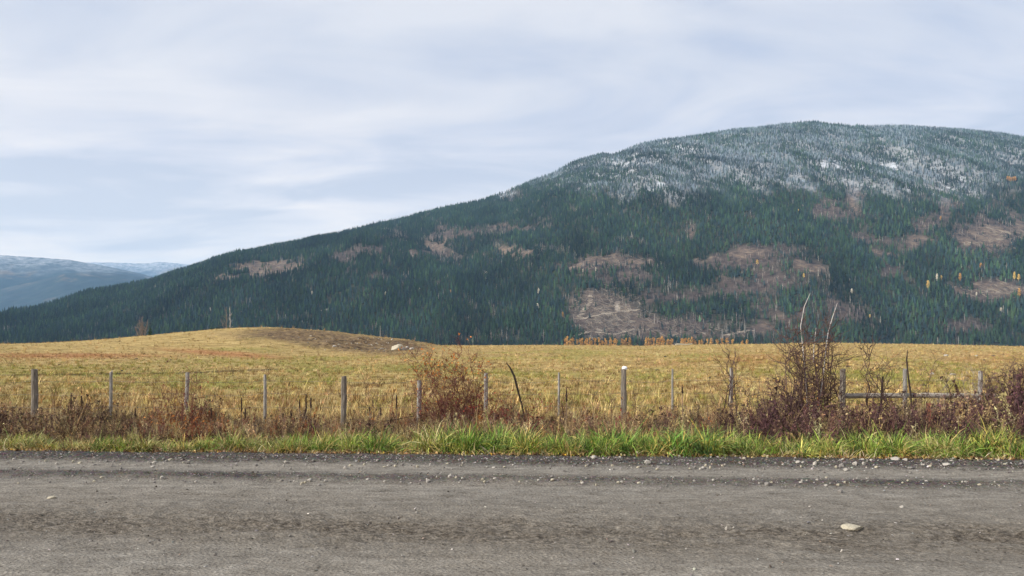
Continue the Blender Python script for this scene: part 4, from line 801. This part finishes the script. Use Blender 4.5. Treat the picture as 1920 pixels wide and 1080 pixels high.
# ------------------------------------------------------------------ bushes
def grow(mb, tips, p, d, ln, rad, depth, r, wig=0.18, up=0.12, nb=3, ratio=0.62, ang=0.7, nseg=5):
    P = [p.copy()]; c = p.copy(); dd = d/np.linalg.norm(d); dirs = []
    for i in range(nseg):
        dd = dd+r.normal(0, wig, 3)+np.array([0, 0, up]); dd /= np.linalg.norm(dd); c = c+dd*ln/nseg; P.append(c.copy()); dirs.append(dd.copy())
    mb.tube(P, np.linspace(rad, rad*0.45, nseg+1), 4 if rad > 0.006 else 3, r.uniform(0.2, 0.8), False)
    tips.append(c.copy())
    if depth <= 0: return
    for k in range(nb):
        i = r.integers(1, nseg+1) if k else nseg; q = P[i]; b = dirs[min(i, nseg-1)]+r.normal(0, ang*0.6, 3)
        grow(mb, tips, q, b, ln*ratio*r.uniform(0.7, 1.25), max(rad*0.58, 0.0022), depth-1, r, wig, up, nb, ratio, ang, max(3, nseg-1))
def leaves(tips, n_, r, sz, keep=None, spread=0.05):
    c = MB(); T = [t for t in tips if keep is None or keep(t)]
    if not T: return None
    for i in range(n_):
        p = T[r.integers(0, len(T))]+r.normal(0, spread, 3); A = r.normal(0, sz, (4, 3)); c.add(p+A, [(0, 1, 2), (0, 2, 3)], r.uniform(0.1, 0.95))
    return c
tw_dark = simple('dark_twigs', (0.055, 0.032, 0.030), (0.13, 0.080, 0.070), 9, bs=0, shade=0.45); tw_grey = simple('grey_twigs', (0.15, 0.12, 0.105), (0.30, 0.25, 0.22), 9, bs=0, shade=0.4)
tw_red = simple('red_twigs', (0.10, 0.035, 0.03), (0.20, 0.085, 0.065), 9, bs=0, shade=0.4); tw_brown = simple('brown_twigs', (0.085, 0.048, 0.034), (0.19, 0.115, 0.08), 9, bs=0, shade=0.4); tw_pale = simple('pale_twigs', (0.42, 0.38, 0.36), (0.62, 0.58, 0.55), 9, bs=0)
lf_or = simple('orange_leaf', (0.42, 0.12, 0.03), (0.66, 0.27, 0.06), 7, bs=0, shade=0.4); lf_red = simple('dark_red_leaf', (0.17, 0.02, 0.022), (0.34, 0.05, 0.035), 7, bs=0, shade=0.4); lf_gr = simple('olive_leaf', (0.16, 0.16, 0.04), (0.34, 0.30, 0.07), 7, bs=0, shade=0.4); lf_br = simple('purple_brown_leaf', (0.13, 0.07, 0.06), (0.24, 0.14, 0.11), 7, bs=0, shade=0.4)
def bush(name, base_px, Y, stems, rad, seed, mat, label, cat='bush', depth=3, nb=3, wig=0.14, ang=0.8, up=0.1, lv=(), ratio=0.5, extra=None, group=None, yv=0.35):
    """stems: list of (tip px, tip py): each stem grows from the base to its own tip"""
    r = np.random.default_rng(seed); x = (base_px-960)/F*Y; zb = float(G(x, Y)); e = empty(name, (x, Y, zb), label, cat, group)
    B = np.array([x, Y, zb]); c = MB(); tips = []
    sx = np.array([(tx-base_px)/F*Y for tx, ty in stems]); top = max(CAMH+(HZ-ty)/F*Y for tx, ty in stems)-zb
    for (tx, ty) in stems:
        T = W(tx, ty, Y+r.normal(0, yv))-B; b0 = np.array([T[0]*r.uniform(0.25, 0.6)+r.normal(0, 0.06), r.normal(0, 0.12), -0.04]); n_ = 9
        hs = np.linspace(0, 1, n_)[:, None]; P = b0+(T-b0)*hs
        wv = np.cumsum(r.normal(0, 1, (n_, 3)), 0); wv = wv-wv[0]-(wv[-1]-wv[0])*hs; P = P+wv*0.032*np.array([1, 1, 0.35])*(0.5+T[2])
        R0 = rad*r.uniform(0.6, 1.1)*(0.6+0.4*T[2]/top); c.tube(P, np.linspace(R0, 0.0028, n_), 5, r.uniform(0.2, 0.8), False); tips.append(P[-1]); L_ = np.linalg.norm(T-b0)
        for k in range(int(nb*2.6*L_)+2):
            f = r.uniform(0.12, 0.97); q = np.array([np.interp(f*(n_-1), range(n_), P[:, j]) for j in range(3)])
            az_ = r.uniform(0, 6.283); b = np.array([math.cos(az_)*ang*1.25, math.sin(az_)*ang*0.9, r.uniform(0.0, 0.9)])
            grow(c, tips, q, b, L_*r.uniform(0.12, 0.34)*(1.15-f*0.65), max(0.0045, R0*0.42), depth-2, r, wig+0.12, up, nb, ratio+0.1, ang*1.2, 5)
    c.build('twigs', mat, e)
    for (lname, n_, sz, lm, kp, spd) in lv:
        q = leaves(tips, n_, r, sz, kp, spd)
        if q: q.build(lname, lm, e)
    for (pts, w_) in (extra or []):
        q = MB(); q.tube([W(a, b_, Y-0.1)-B for a, b_ in pts], np.array(w_)/2/F*Y, 5); q.build('bleached_stem', tw_pale, e, )
    return e
hi = lambda z: (lambda t: t[2] > z)
lo = lambda z: (lambda t: t[2] < z)
bush('orange_bush', 868, 16.4, [(768, 657), (776, 690), (806, 664), (808, 695), (833, 676), (850, 690), (864, 660), (884, 668), (898, 684), (912, 702), (840, 730), (880, 722), (905, 735), (820, 745), (858, 745), (930, 745), (795, 735), (945, 735), (938, 765), (872, 700), (800, 765), (915, 720)], 0.015, 11, tw_red, 'large loose bush with orange leaves at its tips, left of the middle of the fence',
     lv=(('leaves', 240, 0.019, lf_or, hi(1.30), 0.045), ('olive_leaves', 40, 0.014, lf_gr, hi(1.1), 0.05), ('leaves', 230, 0.015, lf_red, lo(0.9), 0.07), ('rust_leaves', 130, 0.014, lf_or, None, 0.06)), depth=4, nb=4)
bush('red_bush', 915, 15.9, [(880, 755), (900, 742), (918, 748), (936, 752), (950, 765), (890, 770), (925, 768), (862, 768), (944, 780), (960, 745)], 0.008, 12, tw_red, 'low dark red bush at the foot of the orange-leaved bush', lv=(('leaves', 190, 0.014, lf_red, None, 0.05), ('leaves', 50, 0.015, lf_or, lo(0.35), 0.05)), depth=4)
bush('tall_shrub', 1518, 16.2, [(1497, 600), (1508, 590), (1545, 606), (1564, 620), (1470, 640), (1460, 672), (1484, 628), (1530, 640), (1580, 655), (1590, 680), (1455, 700), (1475, 690), (1500, 650), (1550, 650), (1520, 680), (1568, 700), (1450, 735), (1582, 730), (1490, 720), (1535, 715), (1515, 740), (1465, 760), (1570, 760), (1500, 665), (1540, 690), (1445, 760), (1478, 600), (1540, 588), (1500, 575), (1562, 598), (1490, 655), (1552, 668)], 0.021, 13, tw_dark, 'tallest bare dark shrub, dense below, rising above the far edge of the field',
     depth=3, nb=3, extra=[([(1516, 790), (1510, 700), (1504, 640), (1501, 612), (1508, 575), (1519, 550)], [2.4, 2.0, 1.6, 1.5, 1.2, 0.7]), ([(1530, 790), (1543, 710), (1549, 650), (1553, 622), (1561, 595), (1570, 568)], [2.4, 2.0, 1.6, 1.5, 1.2, 0.7]), ([(1525, 680), (1526, 655), (1530, 615)], [1.8, 1.6, 1.0])], lv=(('leaves', 260, 0.010, lf_br, lo(1.0), 0.08), ('rust_leaves', 36, 0.018, lf_or, lambda t: abs(t[2]-0.75) < .12 and abs(t[0]+.02) < .15, 0.04)))
bush('bare_sapling', 1640, 16.9, [(1614, 636), (1627, 652), (1632, 640), (1660, 650), (1668, 668), (1640, 680)], 0.02, 14, tw_dark, 'slender bare sapling between the tall shrub and the black stick', depth=3, nb=2, ang=0.6)
bush('bare_sapling', 1376, 17.2, [(1365, 648), (1370, 655), (1380, 650), (1384, 668), (1362, 690)], 0.018, 15, tw_dark, 'slim bare sapling rising against a thin post left of the tall shrub', depth=3, nb=2, ang=0.5)
bush('red_twig_bush', 330, 16.0, [(300, 725), (312, 712), (325, 722), (340, 708), (352, 700), (368, 697), (376, 704), (345, 735), (322, 742), (300, 745), (360, 745), (290, 760)], 0.008, 16, tw_red, 'twiggy reddish bush around the leaning grey post on the left', lv=(('leaves', 190, 0.015, lf_or, lo(0.5), 0.08), ('leaves', 50, 0.013, lf_red, None, 0.05)), depth=3)
bush('right_thicket', 1885, 15.8, [(1850, 700), (1862, 690), (1880, 682), (1900, 680), (1915, 690), (1925, 700), (1870, 720), (1895, 712), (1845, 730), (1910, 725), (1935, 690), (1860, 745), (1890, 745), (1950, 700), (1970, 720), (1835, 760), (1920, 750)], 0.010, 17, tw_dark, 'dense dark purple-brown thicket at the right end of the weeds', depth=4, nb=4, lv=(('leaves', 420, 0.011, lf_br, None, 0.08),))
bush('twiggy_bush', 1800, 16.4, [(1770, 712), (1785, 700), (1805, 690), (1820, 684), (1830, 700), (1760, 740), (1795, 735), (1815, 730), (1840, 720), (1775, 760), (1825, 760)], 0.008, 18, tw_grey, 'pale grey twiggy bush in front of the rail, left of the dark thicket', depth=3, nb=3, lv=(('leaves', 160, 0.010, lf_br, None, 0.08),))
bush('twiggy_bush', 1735, 16.2, [(1720, 712), (1745, 655), (1735, 700), (1712, 730), (1755, 740), (1725, 745), (1742, 760)], 0.007, 19, tw_dark, 'low dark twiggy bush just right of the black upright stick', depth=3, nb=3, lv=(('leaves', 120, 0.010, lf_br, lo(0.8), 0.08),))
bush('twiggy_bush', 1420, 16.0, [(1395, 720), (1405, 705), (1425, 700), (1440, 712), (1400, 745), (1430, 740), (1450, 730), (1385, 758), (1442, 760)], 0.008, 20, tw_dark, 'low twiggy bush filling the gap left of the tall dark shrub', depth=3, nb=3, lv=(('leaves', 150, 0.011, lf_br, None, 0.08),))
bush('twiggy_bush', 1335, 15.9, [(1300, 728), (1320, 735), (1340, 722), (1355, 735), (1310, 757), (1345, 760)], 0.006, 21, tw_brown, 'sparse brown bush between the club-headed spike and the slim sapling', depth=3, nb=2, lv=(('leaves', 80, 0.012, lf_or, lo(0.5), 0.08),))
bush('thin_canes', 700, 16.1, [(673, 690), (685, 705), (712, 716), (722, 735), (697, 742), (735, 750)], 0.007, 22, tw_brown, 'thin arching brown canes right of the thick grey post', depth=3, nb=2, ang=0.5, lv=(('leaves', 40, 0.011, lf_or, lo(0.6), 0.06),))
bush('thin_canes', 755, 15.9, [(735, 745), (760, 722), (772, 740), (748, 760), (785, 750)], 0.006, 23, tw_red, 'reddish canes between the slanting cane and the orange-leaved bush', depth=3, nb=2, lv=(('leaves', 70, 0.012, lf_red, None, 0.06),))
bush('thin_canes', 1120, 15.9, [(1105, 715), (1112, 738), (1128, 745), (1140, 728), (1095, 752), (1150, 742)], 0.006, 24, tw_brown, 'thin brown canes left of the white-capped post', depth=3, nb=2, lv=(('leaves', 60, 0.012, lf_red, lo(0.6), 0.06),))
bush('thin_canes', 1200, 15.9, [(1188, 735), (1198, 750), (1215, 745), (1228, 752)], 0.006, 25, tw_brown, 'thin brown canes right of the white-capped post', depth=3, nb=2)
bush('thin_canes', 235, 16.2, [(222, 742), (232, 735), (245, 748), (214, 758)], 0.005, 26, tw_brown, 'thin canes just right of the first silver post', depth=3, nb=2)
bush('thin_canes', 1005, 16.0, [(985, 757), (1000, 748), (1015, 752), (1030, 760)], 0.006, 27, tw_red, 'reddish canes right of the leaning bent stick', depth=3, nb=3, lv=(('leaves', 110, 0.013, lf_red, None, 0.06),))
bush('dock_plant', 386, 60, [(383, 686), (386, 678), (389, 682)], 0.03, 28, tw_brown, 'dry brown dock stalk standing out in the field above the leaning post', 'dead plant', depth=2, nb=2, lv=(('seed_clusters', 60, 0.05, lf_br, None, 0.06),))
bush('dock_plant', 318, 52, [(314, 690), (318, 687), (323, 691)], 0.03, 29, tw_brown, 'low dry weed on the dark furrow in the left field', 'dead plant', depth=2, nb=2, lv=(('seed_clusters', 50, 0.05, lf_br, None, 0.08),))
# ------------------------------------------------------------------ trees behind the mound and field edge
def bare_tree(px, Y, base_py, tips_, rad, seed, mat, label, name='bare_tree', depth=4):
    r = np.random.default_rng(seed); B = W(px, base_py, Y); e = empty(name, tuple(B), label, 'tree'); c = MB(); t_ = MB(); tips = []
    for (a, b_) in tips_:
        T = W(a, b_, Y)-B; hs = np.linspace(0, 1, 7)[:, None]; P = T*hs+np.concatenate([np.zeros((1, 3)), r.normal(0, 0.08, (5, 3)), np.zeros((1, 3))]); t_.tube(P, np.linspace(rad, rad*0.25, 7), 6)
        for k in range(14):
            f = r.uniform(0.3, 0.97); q = T*f; grow(c, tips, q, np.array([r.normal(0, 1), r.normal(0, 1), 1.1]), np.linalg.norm(T)*r.uniform(0.12, 0.28)*(1.2-f), rad*0.3, depth-2, r, 0.15, 0.12, 3, 0.6, 0.7, 4)
    t_.build('trunk', mat, e); c.build('branches', mat, e); return e
YB = 200.0
bare_tree(268, 230, 646, [(266, 594), (258, 606), (277, 600), (262, 600), (252, 612)], 0.2, 51, tw_grey, 'small round bare tree behind the left shoulder of the mound', depth=4)
bare_tree(425, 170, 640, [(424, 576)], 0.11, 52, tw_grey, 'left one of two slender bare trees behind the top of the mound', 'thin_tree')
bare_tree(431, 172, 640, [(431, 575)], 0.13, 53, pale_bark, 'right, paler one of two slender bare trees behind the top of the mound', 'thin_tree', depth=2)
o = bpy.data.objects.new('snag', snag_me); col.objects.link(o); o.location = W(713, 650, 175); o.scale = (3.6, 3.6, 4.9); tag(o, 'thin white dead trunk standing on the back of the mound, left of the boulder', 'dead tree')
tree('conifer_tree', tuple(W(281, 646, 235)), 6.2, 7.5, cm_[0], tm_, 'small green conifer beside the round bare tree behind the mound', 'tree', None)
tree('conifer_tree', tuple(W(396, 634, 190)), 3.2, 3.6, cm_[2], tm_, 'tiny conifer top showing behind the mound, left of the two slender trees', 'tree', None)
# pale log on the field's edge
P0 = W(1266, 648, 160); P1 = W(1298, 647, 160); c = MB(); hs = np.linspace(0, 1, 10)[:, None]; q = (P1-P0)*hs; q[:, 2] += 0.05*np.sin(hs[:, 0]*7)
z_ = float(G(P0[0]+1.8, 160)); c.tube(q, 0.19*np.linspace(1, 0.7, 10), 9); o = c.build('log', m_tan, None, (P0[0], 160, z_+0.22)); tag(o, 'pale bleached log lying on the far edge of the field in front of the larches', 'log')

# ------------------------------------------------------------------ the air
m = bpy.data.materials.new('air'); m.use_nodes = True; n = m.node_tree; n.nodes.clear()
pv = N(n, 'ShaderNodeVolumePrincipled'); pv.inputs['Color'].default_value = (0.36, 0.64, 1.0, 1); pv.inputs['Density'].default_value = 4.0e-5; pv.inputs['Anisotropy'].default_value = 0.0
oo = N(n, 'ShaderNodeOutputMaterial'); L(n, pv.outputs[0], oo.inputs['Volume'])
X, Yn, Yf, Z0_, Z1 = 26000, -3000, 25000, -900, 2700
V = [(-X, Yn, Z0_), (X, Yn, Z0_), (X, Yf, Z0_), (-X, Yf, Z0_), (-X, Yn, Z1), (X, Yn, Z1), (X, Yf, Z1), (-X, Yf, Z1)]
hz = link('haze', raw_mesh('haze', V, [(0, 3, 2, 1), (4, 5, 6, 7), (0, 1, 5, 4), (1, 2, 6, 5), (2, 3, 7, 6), (3, 0, 4, 7)]), m); tag(hz, 'thin blue air between the viewer and the hills', 'haze', kind='stuff')
